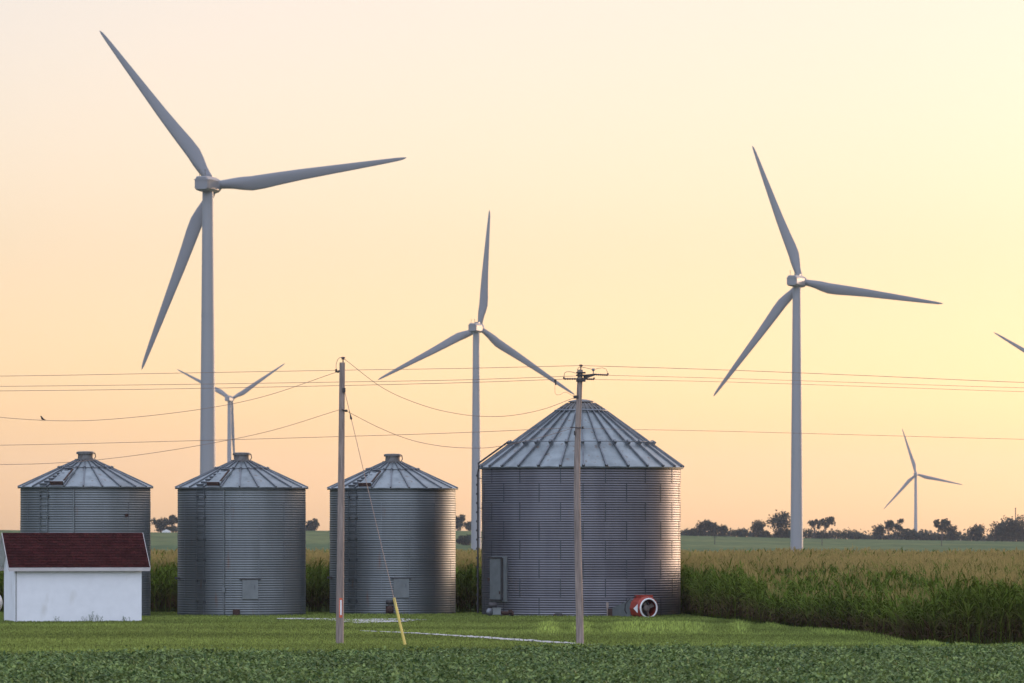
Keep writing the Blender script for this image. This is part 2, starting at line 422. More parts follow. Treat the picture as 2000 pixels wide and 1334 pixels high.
def corn():
    px, py = np.meshgrid(np.arange(-46, 60, 0.76), np.arange(177, 395, 0.20))
    px = px.ravel() + rng.normal(0, .22, px.size); py = py.ravel() + rng.normal(0, .05, py.size)
    keep = (py > corn_front(px)) & (np.abs(px) < 0.093 * py + 5)
    # behind the bins, cleared round them
    px, py = px[keep], py[keep]
    d = py - corn_front(px)
    # distance to the slanted edge on the right as well
    slant = (px > 5) & (px < 14.5)
    edge_d = np.where(slant, np.minimum(px - np.interp(py, CE_Y[9:1:-1], CE_X[9:1:-1]), d), d)
    full = edge_d < 4.5
    prob = np.where(full, 1.0, np.where(py < 300, 0.42, 0.30))
    k = rng.random(len(px)) < prob
    px, py, full, edge_d = px[k], py[k], full[k], edge_d[k]
    h, low = corn_height(px, py, edge_d); h = h + rng.normal(0, 0.09, len(px))
    z0 = ground_z(px, py)
    g = G()
    # stalks of the front rows
    fi = np.where(full)[0]
    for sgn in (0, 1):
        ax = np.array([0.014, 0, 0]) if sgn == 0 else np.array([0, 0.014, 0])
        b = np.stack([px[fi], py[fi], z0[fi]], -1); t = b + np.stack([rng.normal(0, .05, len(fi)), rng.normal(0, .05, len(fi)), h[fi]], -1)
        V = np.stack([b - ax, b + ax, t + ax * .4, t - ax * .4], 1).reshape(-1, 3)
        g.add(V, (np.arange(len(fi))[:, None] * 4 + np.array([0, 1, 2, 3])), tint=0.28)
    # leaves
    def leaves(idx, zfrac, nseg, Lm, wm, brown):
        n = len(idx); th = rng.random(n) * 2 * np.pi
        c = np.stack([px[idx], py[idx], z0[idx] + h[idx] * zfrac], -1)
        L = Lm * (0.7 + 0.6 * rng.random(n)); w = wm * (0.7 + 0.5 * rng.random(n))
        rise = 0.85 + 0.65 * rng.random(n); droop = 0.35 + 0.95 * rng.random(n)
        V, Q = blades(c, np.stack([np.cos(th), np.sin(th)], -1), L, w, rise, droop, nseg)
        t = np.clip(brown + rng.normal(0, 0.09, n), 0, 1)
        g.add(V, Q, tint=np.repeat(t, nseg), smooth=True)
    for q in range(19):
        zf = 0.05 + 0.86 * q / 18
        br = np.clip(1.2 - zf * 2.1, 0.03, 0.97)
        leaves(fi, zf + rng.normal(0, .02, len(fi)), 3, 0.60 if zf < .7 else .48, 0.044, br + 0.12 * rng.random(len(fi)))
    ti = np.where(~full)[0]
    for q in range(8):
        zf = 0.52 + 0.36 * q / 7
        near = ti[py[ti] < 310]; far = ti[py[ti] >= 310]
        leaves(near, zf + rng.normal(0, .02, len(near)), 3, 0.48, 0.046, 0.08 + 0.1 * rng.random(len(near)))
        if q % 2: leaves(far, zf + 0.04 + rng.normal(0, .02, len(far)), 2, 0.5, 0.09, 0.12 + 0.1 * rng.random(len(far)))
    for zf in (.18, .34, .48): leaves(ti, zf + rng.normal(0, .03, len(ti)), 2, 0.8, 0.13, 0.25 + 0.1 * rng.random(len(ti)))
    # tassels
    tp = np.clip(1.0 - 0.75 * low, 0, 1) * (0.42 + 0.58 * sst(210, 310, py))
    tp = np.where((px > 12) & (py < 192), 0.35, tp)
    ii = np.where(rng.random(len(px)) < tp)[0]
    for q in range(5):
        n = len(ii); th = rng.random(n) * 2 * np.pi
        b = np.stack([px[ii], py[ii], z0[ii] + h[ii] - 0.10], -1)
        sp = 0.05 + 0.13 * rng.random(n); hh = 0.16 + 0.18 * rng.random(n)
        if q == 0: sp *= 0.2; hh += 0.08
        tip = b + np.stack([np.cos(th) * sp, np.sin(th) * sp, hh], -1)
        w = np.where(py[ii] > 290, 0.014, 0.007)
        w3 = np.stack([w, 0 * w, 0 * w], -1)
        V = np.stack([b - w3 * .7, b + w3 * .7, tip + w3, tip - w3], 1).reshape(-1, 3)
        g.add(V, np.arange(n)[:, None] * 4 + np.array([0, 1, 2, 3]), tint=0.8 + 0.4 * rng.random(n), mi=1)
    o = g.build('corn_crop', [M['corn'], M['tassel']])
    tag(o, 'tall tasselled corn crop behind and right of the bins', 'crop', kind='stuff')


lawn(); soy(); corn()


# ------------------------------------------------------------------ wind turbines
def blade_mesh(R=41.0):
    g = G()
    rs = np.array([0.9, 1.6, 2.6, 4.0, 6.0, 8.0, 10.5, 14, 19, 25, 31, 36, 39, 40.3, R])
    ch = np.array([1.75, 1.8, 1.9, 2.2, 2.75, 3.0, 2.95, 2.65, 2.25, 1.82, 1.40, 1.02, .74, .5, .12])
    tk = np.array([1.75, 1.8, 1.75, 1.6, 1.25, 0.95, .8, .65, .5, .38, .28, .20, .14, .1, .03])
    n = 14; th = np.arange(n) * 2 * np.pi / n
    V = []
    for r, c, t in zip(rs, ch, tk):
        k = np.clip((r - 1.6) / 6, 0, 1)                  # round root -> airfoil, pitch axis near the leading edge
        x = np.cos(th) * c / 2 + k * (c * 0.5 - 0.95 * min(c / 2.4, 1) * 0.9)
        y = np.sin(th) * t / 2 * (1 - k * 0.35 * (1 + np.cos(th)) * 0.5)
        tw = math.radians(9) * max(0, 1 - r / 30) * k
        xx = x * math.cos(tw) - y * math.sin(tw); yy = x * math.sin(tw) + y * math.cos(tw)
        V.append(np.stack([xx, yy + 0.9 * (r / R) ** 2, np.full(n, r)], -1))
    V = np.concatenate(V); m = len(rs)
    i = np.arange(m - 1)[:, None] * n; j = np.arange(n)[None, :]; j2 = (j + 1) % n
    g.add(V, np.stack([i + j, i + j2, i + n + j2, i + n + j], -1).reshape(-1, 4), smooth=True)
    g.add(V[-n:], [tuple(range(n))])
    o = g.build('blade', M['turb']); me = o.data; bpy.data.objects.remove(o); return me


def nacelle_mesh():
    # eight-sided section along the axis; rear (towards the camera) tapers
    g = G()
    sec = np.array([[-1.15, -1.55], [1.15, -1.55], [1.6, -1.1], [1.6, 0.75], [1.1, 1.5], [-1.1, 1.5], [-1.6, 0.75], [-1.6, -1.1]])
    st = [(-5.2, 0.80, 0.82), (-4.7, 0.93, 0.95), (-1.5, 1.0, 1.0), (2.6, 1.0, 1.0), (3.2, 0.9, 0.92)]
    V = np.concatenate([np.stack([sec[:, 0] * a, np.full(8, y), sec[:, 1] * b], -1) for y, a, b in st])
    Fc = [(i * 8 + j, i * 8 + (j + 1) % 8, (i + 1) * 8 + (j + 1) % 8, (i + 1) * 8 + j) for i in range(len(st) - 1) for j in range(8)]
    Fc = [tuple(f[::-1]) for f in Fc]
    g.add(V, Fc); g.add(V[:8], [tuple(range(8))]); g.add(V[-8:], [tuple(range(8))[::-1]])
    g.box((1.62, -1.2, 0.72), (0.10, 7.0, 0.10)); g.box((-1.62, -1.2, 0.72), (0.10, 7.0, 0.10))   # seam of the two shells
    g.box((0, -5.0, 0.66), (2.9, 0.6, 0.16))
    g.box((0.2, 0.6, 1.72), (1.5, 1.7, 0.5))                                                       # roof hatch / cooler
    o = g.build('nacelle', M['turb']); me = o.data; bpy.data.objects.remove(o); return me


def mast_mesh():
    g = G()
    g.tube([(0, -4.2, 1.25), (0, -4.2, 2.7)], 0.05, 6); g.tube([(-.25, -4.2, 2.7), (.25, -4.2, 2.7)], 0.05, 6)
    o = g.build('anemometer', M['dsteel']); me = o.data; bpy.data.objects.remove(o); return me


def hub_mesh():
    g = G()
    g.lathe([(0.9, -1.6), (1.45, -1.3), (1.65, -0.3), (1.6, 0.6), (1.3, 1.4), (0.75, 2.0), (0.05, 2.25)], 24, axis=(0, 1, 0), cap0=True)
    o = g.build('hub', M['turb']); me = o.data; bpy.data.objects.remove(o); return me


BM, NM, AM, HM = blade_mesh(), nacelle_mesh(), mast_mesh(), hub_mesh()


def tower_mesh(h):
    g = G()
    zs = np.linspace(0, h, 13); r = 1.78 + (1.12 - 1.78) * (zs / h) ** 1.05
    prof = []
    for q, (rr, zz) in enumerate(zip(r, zs)):
        prof.append((rr, zz))
    g.lathe(prof, 40, cap1=True)
    for q in (4, 8): g.lathe([(r[q] - .02, zs[q]), (r[q] + .02, zs[q] + .01), (r[q] + .02, zs[q] + .16), (r[q] - .03, zs[q] + .17)], 40, smooth=False)
    g.box((0, -1.80, 1.6), (0.9, 0.08, 2.1))
    return g.build('tower', M['tower'])


def turbine(px, hy, s, yaw, ang, label, near=True):
    d = F / s
    hub = P(px, hy, d)
    gz = float(ground_z(hub[0], d)) - 0.2
    t = thing('wind_turbine', label, 'wind turbine', (hub[0], hub[1], gz), 0, 'wind turbines across the farmland')
    h = hub[2] - gz
    tw = tower_mesh(h - 1.5); tw.parent = t
    yr = math.radians(yaw)
    def part(me, name, loc, rot):
        o = link(me, name, t); o.matrix_local = Matrix.Translation(loc) @ rot; return o
    Rz = Matrix.Rotation(-yr, 4, 'Z')
    part(NM, 'nacelle', (0, 0, h), Rz)
    if near:
        for ax_ in (-0.6, 0.6): part(AM, 'anemometer', Vector((0, 0, h)) + Rz @ Vector((ax_, 0, 0)), Rz)
    hc = Vector((math.sin(yr) * 4.75, math.cos(yr) * 4.75, h))
    part(HM, 'hub', hc, Rz)
    for a in ang:
        part(BM, 'blade', hc, Rz @ Matrix.Rotation(math.radians(90 - a), 4, 'Y'))
    return t


def tri(a): return (a, a + 120, a + 240)


turbine(406, 360, 9.49, 12.5, tri(7.4), 'largest and nearest wind turbine, its tower rising behind the left bins')
turbine(1556, 549, 7.02, 19.0, tri(-9.2), 'big wind turbine standing clear in the corn field right of the biggest bin')
turbine(930, 640, 5.646, 15.0, tri(85.5), 'wind turbine with one blade straight up, just left of the biggest bin')
turbine(448, 779, 3.12, 15.0, tri(32.6), 'distant wind turbine half hidden behind the nearest turbine tower')
turbine(1788.5, 926, 2.28, 8.0, tri(-12.8), 'smallest wind turbine, far off above the treeline on the right', False)
turbine(2085, 738, 4.2, 10.0, tri(148.3), 'wind turbine cut off by the right edge, only a blade tip showing')


# ------------------------------------------------------------------ grain bins
def corr_wall(R, H, n, pitch=0.1016, amp=0.0085, ring=0.8128, sheets=14, off=0.0, var=0.1, seed=1):
    rr = np.random.default_rng(seed)
    m = int(round(H / pitch * 6)); z = np.linspace(0, H, m + 1)
    prof = np.stack([R + amp * np.cos(2 * np.pi * z / pitch), z], -1)
    zc = (z[:-1] + z[1:]) / 2; ri = (zc / ring).astype(int)
    th = (np.arange(n) + 0.5) * 2 * np.pi / n
    T = np.ones((m, n))
    st = rr.normal(1, var, (ri.max() + 1, sheets))
    for k in range(m):
        o = off + (0.5 if ri[k] % 2 else 0.0)
        T[k] = st[ri[k], ((th / (2 * np.pi) * sheets + o) % sheets).astype(int)]
    return prof, T, z


def at(R, ang, z=0.0):
    a = math.radians(ang); return np.array([R * math.sin(a), -R * math.cos(a), z])


def frame_at(ang):
    a = math.radians(ang)    # columns: tangent, outward, up
    return np.array([[math.cos(a), math.sin(a), 0], [math.sin(a), -math.cos(a), 0], [0, 0, 1]]).T


def tbox(g, R, ang, z, size, **k):
    """box with size (tangent, radial, up) whose inner face stands on radius R"""
    c = at(R + size[1] / 2, ang, z); return g.box(c, size, M=frame_at(ang), **k)


def cone_roof(g, R0, z0, R1, z1, npan, a0, lip=0.05):
    prof_r = np.linspace(R0, R1, 12); prof_z = np.linspace(z0, z1, 12)
    n = npan * 4; th = np.radians(a0) + np.arange(n) * 2 * np.pi / n
    rad = prof_r[:, None] * np.ones(n)
    # slightly crowned panels between ribs
    zz = prof_z[:, None] + 0.012 * np.abs(np.sin(np.arange(n) * np.pi / 4))[None, :]
    V = np.stack([rad * np.sin(th), -rad * np.cos(th), zz], -1).reshape(-1, 3)
    i = np.arange(11)[:, None] * n; j = np.arange(n)[None, :]; j2 = (j + 1) % n
    Q = np.stack([i + j, i + j2, i + n + j2, i + n + j], -1).reshape(-1, 4)
    t = np.tile(np.repeat(rng.normal(1, 0.07, npan), 4), 11)
    g.add(V, Q, tint=t)
    # rim turned down under the eave and soffit back to the wall
    g.lathe([(R0 - lip * 1.2, z0 - 0.02), (R0 - 0.004, z0 - lip), (R0 + 0.004, z0 - 0.004)], n, off=math.radians(a0), smooth=False, tint=0.7)


def rib(g, ang, R0, z0, R1, z1, w=0.05, hgt=0.06, taper=0.6, **k):
    """ridge along the slope"""
    s = np.array([R1 - R0, z1 - z0]); L = np.hypot(*s); s /= L; nn = np.array([-s[1], s[0]]);
    if nn[1] < 0: nn = -nn
    T = frame_at(ang)[:, 0]
    V = []
    for (r, z, ww) in ((R0, z0, w), (R1, z1, w * taper)):
        for hh in (0, hgt):
            p = at(r + nn[0] * hh, ang, z + nn[1] * hh)
            V += [p - T * ww / 2, p + T * ww / 2]
    V = np.array(V)[[0, 1, 5, 4, 2, 3, 7, 6]]
    g.hexa(V, **k)


def roof_pt(R0, z0, R1, z1, f, lift=0.0):
    L = math.hypot(R1 - R0, z1 - z0)
    return R0 + (R1 - R0) * f + lift * (z1 - z0) / L, z0 + (z1 - z0) * f + lift * (R0 - R1) / L


def slope_box(g, ang, f, R0, z0, R1, z1, tw, tl, th, lift=0.0, **k):
    """box lying on the roof: tangent width tw, length along slope tl, thickness th"""
    r, z = roof_pt(R0, z0, R1, z1, f, lift + th / 2)
    fr = frame_at(ang); L = math.hypot(R1 - R0, z1 - z0)
    sl = fr[:, 1] * (R1 - R0) / L + np.array([0, 0, 1.]) * (z1 - z0) / L
    no = np.cross(fr[:, 0], sl);
    if no[2] < 0: no = -no
    g.box(at(r, ang, z), (tw, tl, th), M=np.stack([fr[:, 0], sl, no], -1), **k)


WALL_CACHE = {}


def small_bin(cx, d, label, conduit, door, outlet, seed):
    R, H = 2.765, 5.54
    c = ((cx - 1000) * d / F, d)
    t = thing('grain_bin', label, 'grain bin', (c[0], c[1], 0.0), 0, 'row of corrugated grain bins')
    t.rotation_euler.z = -math.atan2(c[0], d)
    g = G(); prof, T, z = corr_wall(R, H, 112, sheets=7, off=0.17, var=0.06, seed=seed)
    g.lathe(prof, 112, tint=T.ravel())
    # sheet seams with bolt rows
    r2 = np.random.default_rng(seed + 5)
    for ring in range(7):
        for k in range(7):
            a = (k + (0.5 if ring % 2 else 0) + 0.3) * 360 / 7
            if ring * .8128 + .75 > H: continue
            tbox(g, R + .004, a, ring * .8128 + .406, (0.022, 0.008, 0.80), tint=1.15, mi=1)
    g.build('wall', [M['galv'], M['rib']], t)
    R0, z0, R1, z1 = 2.885, 5.50, 0.44, 6.62
    a0 = -1.8; stp = 360 / 22
    g = G(); cone_roof(g, R0, z0, R1, z1, 22, a0); rf = g.build('roof', M['roofm'], t)
    for k in range(22):
        g = G(); rib(g, a0 + k * stp, R0, z0 + .004, R1, z1 + .004, 0.06, 0.055); g.build('roof_rib', M['rib'], rf)
    # stiffening clips round the upper roof
    g = G()
    for k in range(22): slope_box(g, a0 + k * stp, 0.72, R0, z0, R1, z1, 0.10, 0.10, 0.05, 0.05)
    g.lathe([roof_pt(R0, z0, R1, z1, .715, .012), roof_pt(R0, z0, R1, z1, .715, .03), roof_pt(R0, z0, R1, z1, .735, .03), roof_pt(R0, z0, R1, z1, .735, .012)], 44, smooth=False, tint=.8)
    g.build('roof_ring', M['rib'], rf)
    # roof hatch: raised lid on one panel
    g = G(); ah = a0 - 1.5 * stp
    slope_box(g, ah, 0.34, R0, z0, R1, z1, 0.56, 1.15, 0.09, 0.01)
    slope_box(g, ah, 0.10, R0, z0, R1, z1, 0.66, 0.14, 0.12, 0.01)
    hatch = g.build('roof_hatch', M['roofm'], rf)
    g = G(); slope_box(g, ah + 5.6, 0.36, R0, z0, R1, z1, 0.06, 1.2, 0.13, 0.01); slope_box(g, ah, 0.075, R0, z0, R1, z1, 0.60, 0.05, 0.15, 0.01)
    g.build('hatch_edge', M['rust'], hatch)
    # roof ladder
    g = G(); al = a0 - 2.45 * stp
    for q in range(7): slope_box(g, al + 5.5 + (q - 3) * 1.1, 0.05 + q * 0.10, R0, z0, R1, z1, 0.38, 0.045, 0.09, 0.02)
    g.build('roof_ladder', M['rib'], rf)
    # peak cap: collar, neck and lid
    g = G(); g.lathe([(0.46, 6.58), (0.46, 6.70), (0.36, 6.72)], 32, smooth=False); g.lathe([(0.33, 6.70), (0.32, 6.92)], 32); 
    cap = g.build('peak_collar', M['capm'], t)
    g = G(); g.lathe([(0.30, 6.905), (0.385, 6.91), (0.39, 7.0), (0.30, 7.03), (0.02, 7.04)], 32, smooth=False)
    g.tube([(0.40, -0.05, 6.97), (0.43, -0.05, 6.80), (0.38, -0.05, 6.72)], 0.02, 6)
    g.build('peak_lid', M['capm'], cap)
    # wall ladder
    g = G(); al = -39
    for s in (-1, 1):
        a = al + s * 4.2
        tbox(g, R + 0.03, a, 2.85, (0.018, 0.03, 5.2))
    for q in range(18): tbox(g, R + 0.04, al, 0.4 + q * 0.29, (0.40, 0.02, 0.022))
    for q in range(6):
        for s in (-1, 1): tbox(g, R + .005, al + s * 4.2, 0.6 + q * .9, (0.10, 0.05, 0.10), tint=.6)
    g.build('wall_ladder', M['galv'], t)
    if conduit is not None:
        g = G(); p = at(R + 0.05, conduit); g.tube([p + [0, 0, 0.05], p + [0, 0, 5.4]], 0.026, 8)
        tbox(g, R + .015, conduit, 1.12, (0.10, 0.09, 0.22))
        g.build('conduit', M['sheet'], t)
    if door:
        g = G(); a, zz0, zz1, w = door
        tbox(g, R + 0.012, a, (zz0 + zz1) / 2, (w, 0.035, zz1 - zz0))
        dr = g.build('access_door', M['sheet'], t)
        g = G(); tbox(g, R + 0.012, a, zz1 + 0.03, (w + 0.26, 0.06, 0.05)); g.build('door_rail', M['dsteel'], dr)
        g = G(); tbox(g, R + 0.048, a + 4, (zz0 + zz1) / 2 + .1, (0.03, 0.03, 0.16)); g.build('handle', M['rib'], dr)
    if outlet == 'stub':
        g = G(); a = -4.6
        tbox(g, R + 0.012, a, 0.17, (0.30, 0.10, 0.22)); p = at(R + 0.02, a, 0.16)
        g.lathe([(0.10, 0.0), (0.10, 0.22), (0.13, 0.22), (0.13, 0.27)], 16, c=p, axis=(0, -1, 0), cap1=True)
        g.build('unloading_spout', M['rust'], t)
    if outlet == 'motor':
        g = G(); a = -2.6; p = at(R + 0.02, a, 0.22)
        g.lathe([(0.12, 0.0), (0.12, 0.35), (0.17, 0.35), (0.17, 0.45), (0.05, 0.47)], 20, c=p, axis=(0, -1, 0), cap1=True)
        tbox(g, R + .012, a, 0.2, (0.34, 0.12, 0.34))
        sp = g.build('unloading_spout', M['rust'], t)
        g = G(); g.lathe([(0.02, -0.17), (0.10, -0.16), (0.10, 0.16), (0.02, 0.17)], 16, c=p + [0.0, -.25, 0.32], axis=(1, 0, 0)); g.box(p + [0, -.25, .2], (.16, .14, .08))
        g.build('motor', M['dsteel'], sp)
    if outlet == 'patch':
        g = G(); tbox(g, R + 0.012, 38.5, 4.3, (0.16, 0.02, 0.14)); g.build('stained_patch', M['rust'], t)
    if outlet != 'patch':
        g = G(); tbox(g, R + .005, -77, 1.60, (0.20, 0.16, 0.09)); g.build('wall_bracket', M['dsteel'], t)
    return t


small_bin(167, 242.5, 'small grain bin at the left end, partly hidden by the white shed', -10.2, None, 'patch', 11)
small_bin(472, 246, 'small grain bin with a pipe down its wall, second from left', -15.7, (7.5, 0.72, 1.55, 0.68), 'stub', 11)
small_bin(767, 250, 'small grain bin behind the leaning yellow guard, next to the biggest bin', None, (7.7, 0.74, 1.57, 0.68), 'motor', 11)


def big_bin():
    d = 246.0; R, H = 4.295, 6.40
    cx = (1135 - 1000) * d / F
    t = thing('grain_bin', 'largest grain bin with a steep ribbed roof and the red fan at its base', 'grain bin', (cx, d, 0), 0, 'row of corrugated grain bins')
    g = G(); prof, T, z = corr_wall(R, H, 168, sheets=14, off=0.5, var=0.035, seed=4)
    # two lower rings were replaced with darker sheets, the bottom strip's lighter tint paints a reflection
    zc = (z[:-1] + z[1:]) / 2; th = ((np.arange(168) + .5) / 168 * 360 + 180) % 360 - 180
    lo = (zc > 1.62) & (zc < 2.44); T[np.ix_(lo, (th > -13) & (th < 39))] *= 0.86
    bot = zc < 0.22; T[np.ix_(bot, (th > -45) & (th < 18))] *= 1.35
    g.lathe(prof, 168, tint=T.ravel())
    for ring in range(8):
        for k in range(14):
            a = (k + (0.5 if ring % 2 else 0)) * 360 / 14 + 0.4
            hh = min(.8128, H - ring * .8128)
            if hh < .3: continue
            tbox(g, R + .005, a, ring * .8128 + hh / 2, (0.038, 0.008, hh - .02), tint=0.45, mi=1)
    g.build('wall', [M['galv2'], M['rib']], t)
    R0, z0, R1, z1 = 4.42, 6.37, 0.92, 8.90
    a0 = 0.6; stp = 360 / 28
    g = G(); cone_roof(g, R0, z0, R1, z1, 28, a0); rf = g.build('roof', M['roofm'], t)
    for k in range(28):
        g = G(); rib(g, a0 + k * stp, R0 + .01, z0, R1, z1, 0.065, 0.085, 0.5)
        slope_box(g, a0 + k * stp, 0.012, R0, z0, R1, z1, 0.12, 0.06, 0.12, -0.03, tint=.5)
        g.build('roof_rib', M['rib'], rf)
    rr, rz = roof_pt(R0, z0, R1, z1, 0.385, 0.16)
    g = G(); th = np.linspace(0, 2 * np.pi, 85)
    g.tube(np.stack([rr * np.sin(th), -rr * np.cos(th), np.full(85, rz)], -1), 0.022, 6, cap=False)
    for k in range(28): slope_box(g, a0 + k * stp, 0.385, R0, z0, R1, z1, 0.13, 0.16, 0.13, 0.08)
    g.build('roof_ring', M['rib'], rf)
    g = G(); ru, zu = roof_pt(R0, z0, R1, z1, 0.955, 0.07)
    g.tube(np.stack([ru * np.sin(th), -ru * np.cos(th), np.full(85, zu)], -1), 0.045, 6, cap=False); g.build('roof_ring', M['rib'], rf)
    g = G(); g.lathe([(0.94, 8.86), (0.90, 8.98), (0.62, 9.14), (0.54, 9.16)], 40, smooth=False)
    for k in range(28):
        a = a0 + k * stp; rib(g, a, 0.92, 8.95, 0.60, 9.15, 0.06, .04)
    cap = g.build('peak_collar', M['capm'], t)
    g = G(); g.lathe([(0.50, 9.12), (0.49, 9.20), (0.56, 9.21), (0.55, 9.25), (0.25, 9.32), (0.02, 9.34)], 40, smooth=False); g.build('peak_lid', M['capm'], cap)
    # side ladder standing off the left wall, seen edge on, bending onto the roof
    g = G()
    base = at(R + 0.17, -90)
    for s in (-0.21, 0.21):
        pts = [base + [0, s, 0.1], base + [0, s, 6.15], base + [0.05, s, 6.42]]
        for f in (0.02, 0.2, 0.385):
            r, zz = roof_pt(R0, z0, R1, z1, f, 0.17); pts.append(np.array([-r, s, zz]))
        g.tube(pts, 0.036, 6)
    lad = g.build('wall_ladder', M['dsteel'], t)
    g = G()
    for q in range(15):
        p = base + [-0.03, 0, 0.5 + q * 0.395]; g.tube([p + [0, -0.24, 0], p + [0, 0.24, 0]], 0.055, 6)
    g.build('rung', M['dsteel'], lad)
    g = G()
    for q in range(5):
        for s in (-0.21, 0.21): p = base + [0, s, 0.8 + q * 1.28]; g.tube([p, p + [0.19, 0, -0.02]], 0.012, 5)
    g.build('standoff', M['dsteel'], lad)
    # walk-in door
    g = G(); a = -56.5
    tbox(g, R - 0.11, a + 1.2, 1.58, (1.10, 0.155, 1.95)); fr_ = g.build('door_frame', M['sheet'], t)
    g = G(); tbox(g, R + 0.061, a - 1.0, 1.58, (0.84, 0.05, 1.74)); dr = g.build('door', M['sheet'], t)
    g = G(); tbox(g, R + 0.061, a - 1, 2.49, (0.98, 0.09, 0.06), tint=.8); tbox(g, R + 0.06, a - 1, 0.675, (0.9, 0.07, 0.05)); tbox(g, R + .06, a + 5.4, 1.58, (.06, .06, 1.8))
    g.build('door_trim', M['dsteel'], dr)
    g = G(); tbox(g, R + 0.06, a - 8.5, 1.55, (0.10, 0.08, 0.16)); tbox(g, R + 0.111, a + 4, 1.0, (0.05, 0.05, 0.12)); g.build('handle', M['rust'], dr)
    return t


big_bin()


# fan on the right side of the biggest bin
def fan():
    d0 = 239.0
    ctr = P(1267, 1188, d0)
    t = thing('aeration_fan', 'red aeration fan with a white inlet ring beside the biggest bin', 'fan', (ctr[0], ctr[1], 0))
    a = math.radians(29); ax = np.array([math.sin(a), -math.cos(a), 0]); zc = ctr[2]
    c = np.array([0, 0, zc])
    side = np.array([math.cos(a), math.sin(a), 0])
    g = G()
    g.lathe([(0.50, -0.74), (0.52, -0.70), (0.52, -0.10), (0.42, -0.03), (0.415, -0.6)], 12, c=c, axis=tuple(ax), smooth=False)
    V = [c + ax * -0.66 + side * -.3 + [0, 0, .40], c + ax * -0.16 + side * -.3 + [0, 0, .40], c + ax * -0.16 + side * .3 + [0, 0, .40], c + ax * -0.66 + side * .3 + [0, 0, .40]]
    g.hexa(np.array(V + [v + np.array([0, 0, .155]) for v in V]))
    for s in (-0.3, 0.3): g.box(c + side * s + ax * -.4 + [0, 0, -zc / 2 - 0.22], (0.12, 0.5, max(zc - 0.44, .05)), M=np.stack([side, ax, [0, 0, 1]], -1))
    g.build('housing', M['red'], t)
    g = G(); q = np.linspace(0, 2 * np.pi, 41)
    g.tube(c + 0.395 * (np.cos(q)[:, None] * side + np.sin(q)[:, None] * np.array([0, 0, 1.])) + ax * 0.0, 0.036, 8, cap=False); g.build('inlet_ring', M['trim'], t)
    # white arrow plate on the housing side
    g = G(); ang = math.radians(180)
    p = c - side * 0.526 - ax * .02
    V = np.array([p + [0, 0, .17], p + [0, 0, -.19], p - ax * .34 + [0, 0, -.01]])
    V2 = V - side * 0.012
    g.add(np.concatenate([V, V2]), [(0, 1, 2), (5, 4, 3), (0, 3, 4, 1), (1, 4, 5, 2), (2, 5, 3, 0)]); g.build('arrow_plate', M['trim'], t)
    g = G()
    g.lathe([(0.02, -0.12), (0.13, -0.12), (0.14, -0.34), (0.02, -0.36)], 16, c=c, axis=tuple(ax)); 
    for k in range(4):
        th = k * math.pi / 2 + 0.35; u = side * math.cos(th) + np.array([0, 0, math.sin(th)]); w = np.cross(ax, u)
        V = [c + u * .10 - w * .05 - ax * .16, c + u * .10 + w * .05 - ax * .22, c + u * .38 + w * .10 - ax * .26, c + u * .38 - w * .06 - ax * .16]
        g.hexa(np.array(V + [v - ax * .015 for v in V]))
    g.build('fan_rotor', M['grey_brown'], t)
    g = G()
    # sheet metal transition into the bin wall
    bk = c - ax * 0.72
    wall = np.array([-1.02, 2.7, 0]); wt = np.array([0.96, -0.28, 0])
    A = [bk - side * .48 + [0, 0, .36], bk + side * .40 + [0, 0, .36], bk + side * .40 + [0, 0, -.40], bk - side * .48 + [0, 0, -.40]]
    l = np.array([(1196 - 1267) * 239 / F, 1.9, 0]); r = np.array([-0.25, 3.2, 0])
    B = [l + [0, 0, .36], r + [0, 0, .36], r + [0, 0, .04], l + [0, 0, .04]]
    V = np.array([A[3], A[2], B[2], B[3], A[0], A[1], B[1], B[0]])
    g.hexa(V); g.build('transition_duct', M['sheet'], t)
    g = G(); p = bk - side * .2 + np.array([0, 0, .3])
    g.tube([p + [.0, -.2, .2], p + [-.25, -.3, .12], p + [-.45, -.25, -.12], p + [-.47, -.2, -.40], p + [-.40, -.1, -.52]], 0.022, 8); g.build('power_cable', M['dsteel'], t)


M['grey_brown'] = mat('dusty_rotor', (0.20, 0.16, 0.14), 0.7, 0.2, 0.2)
fan()


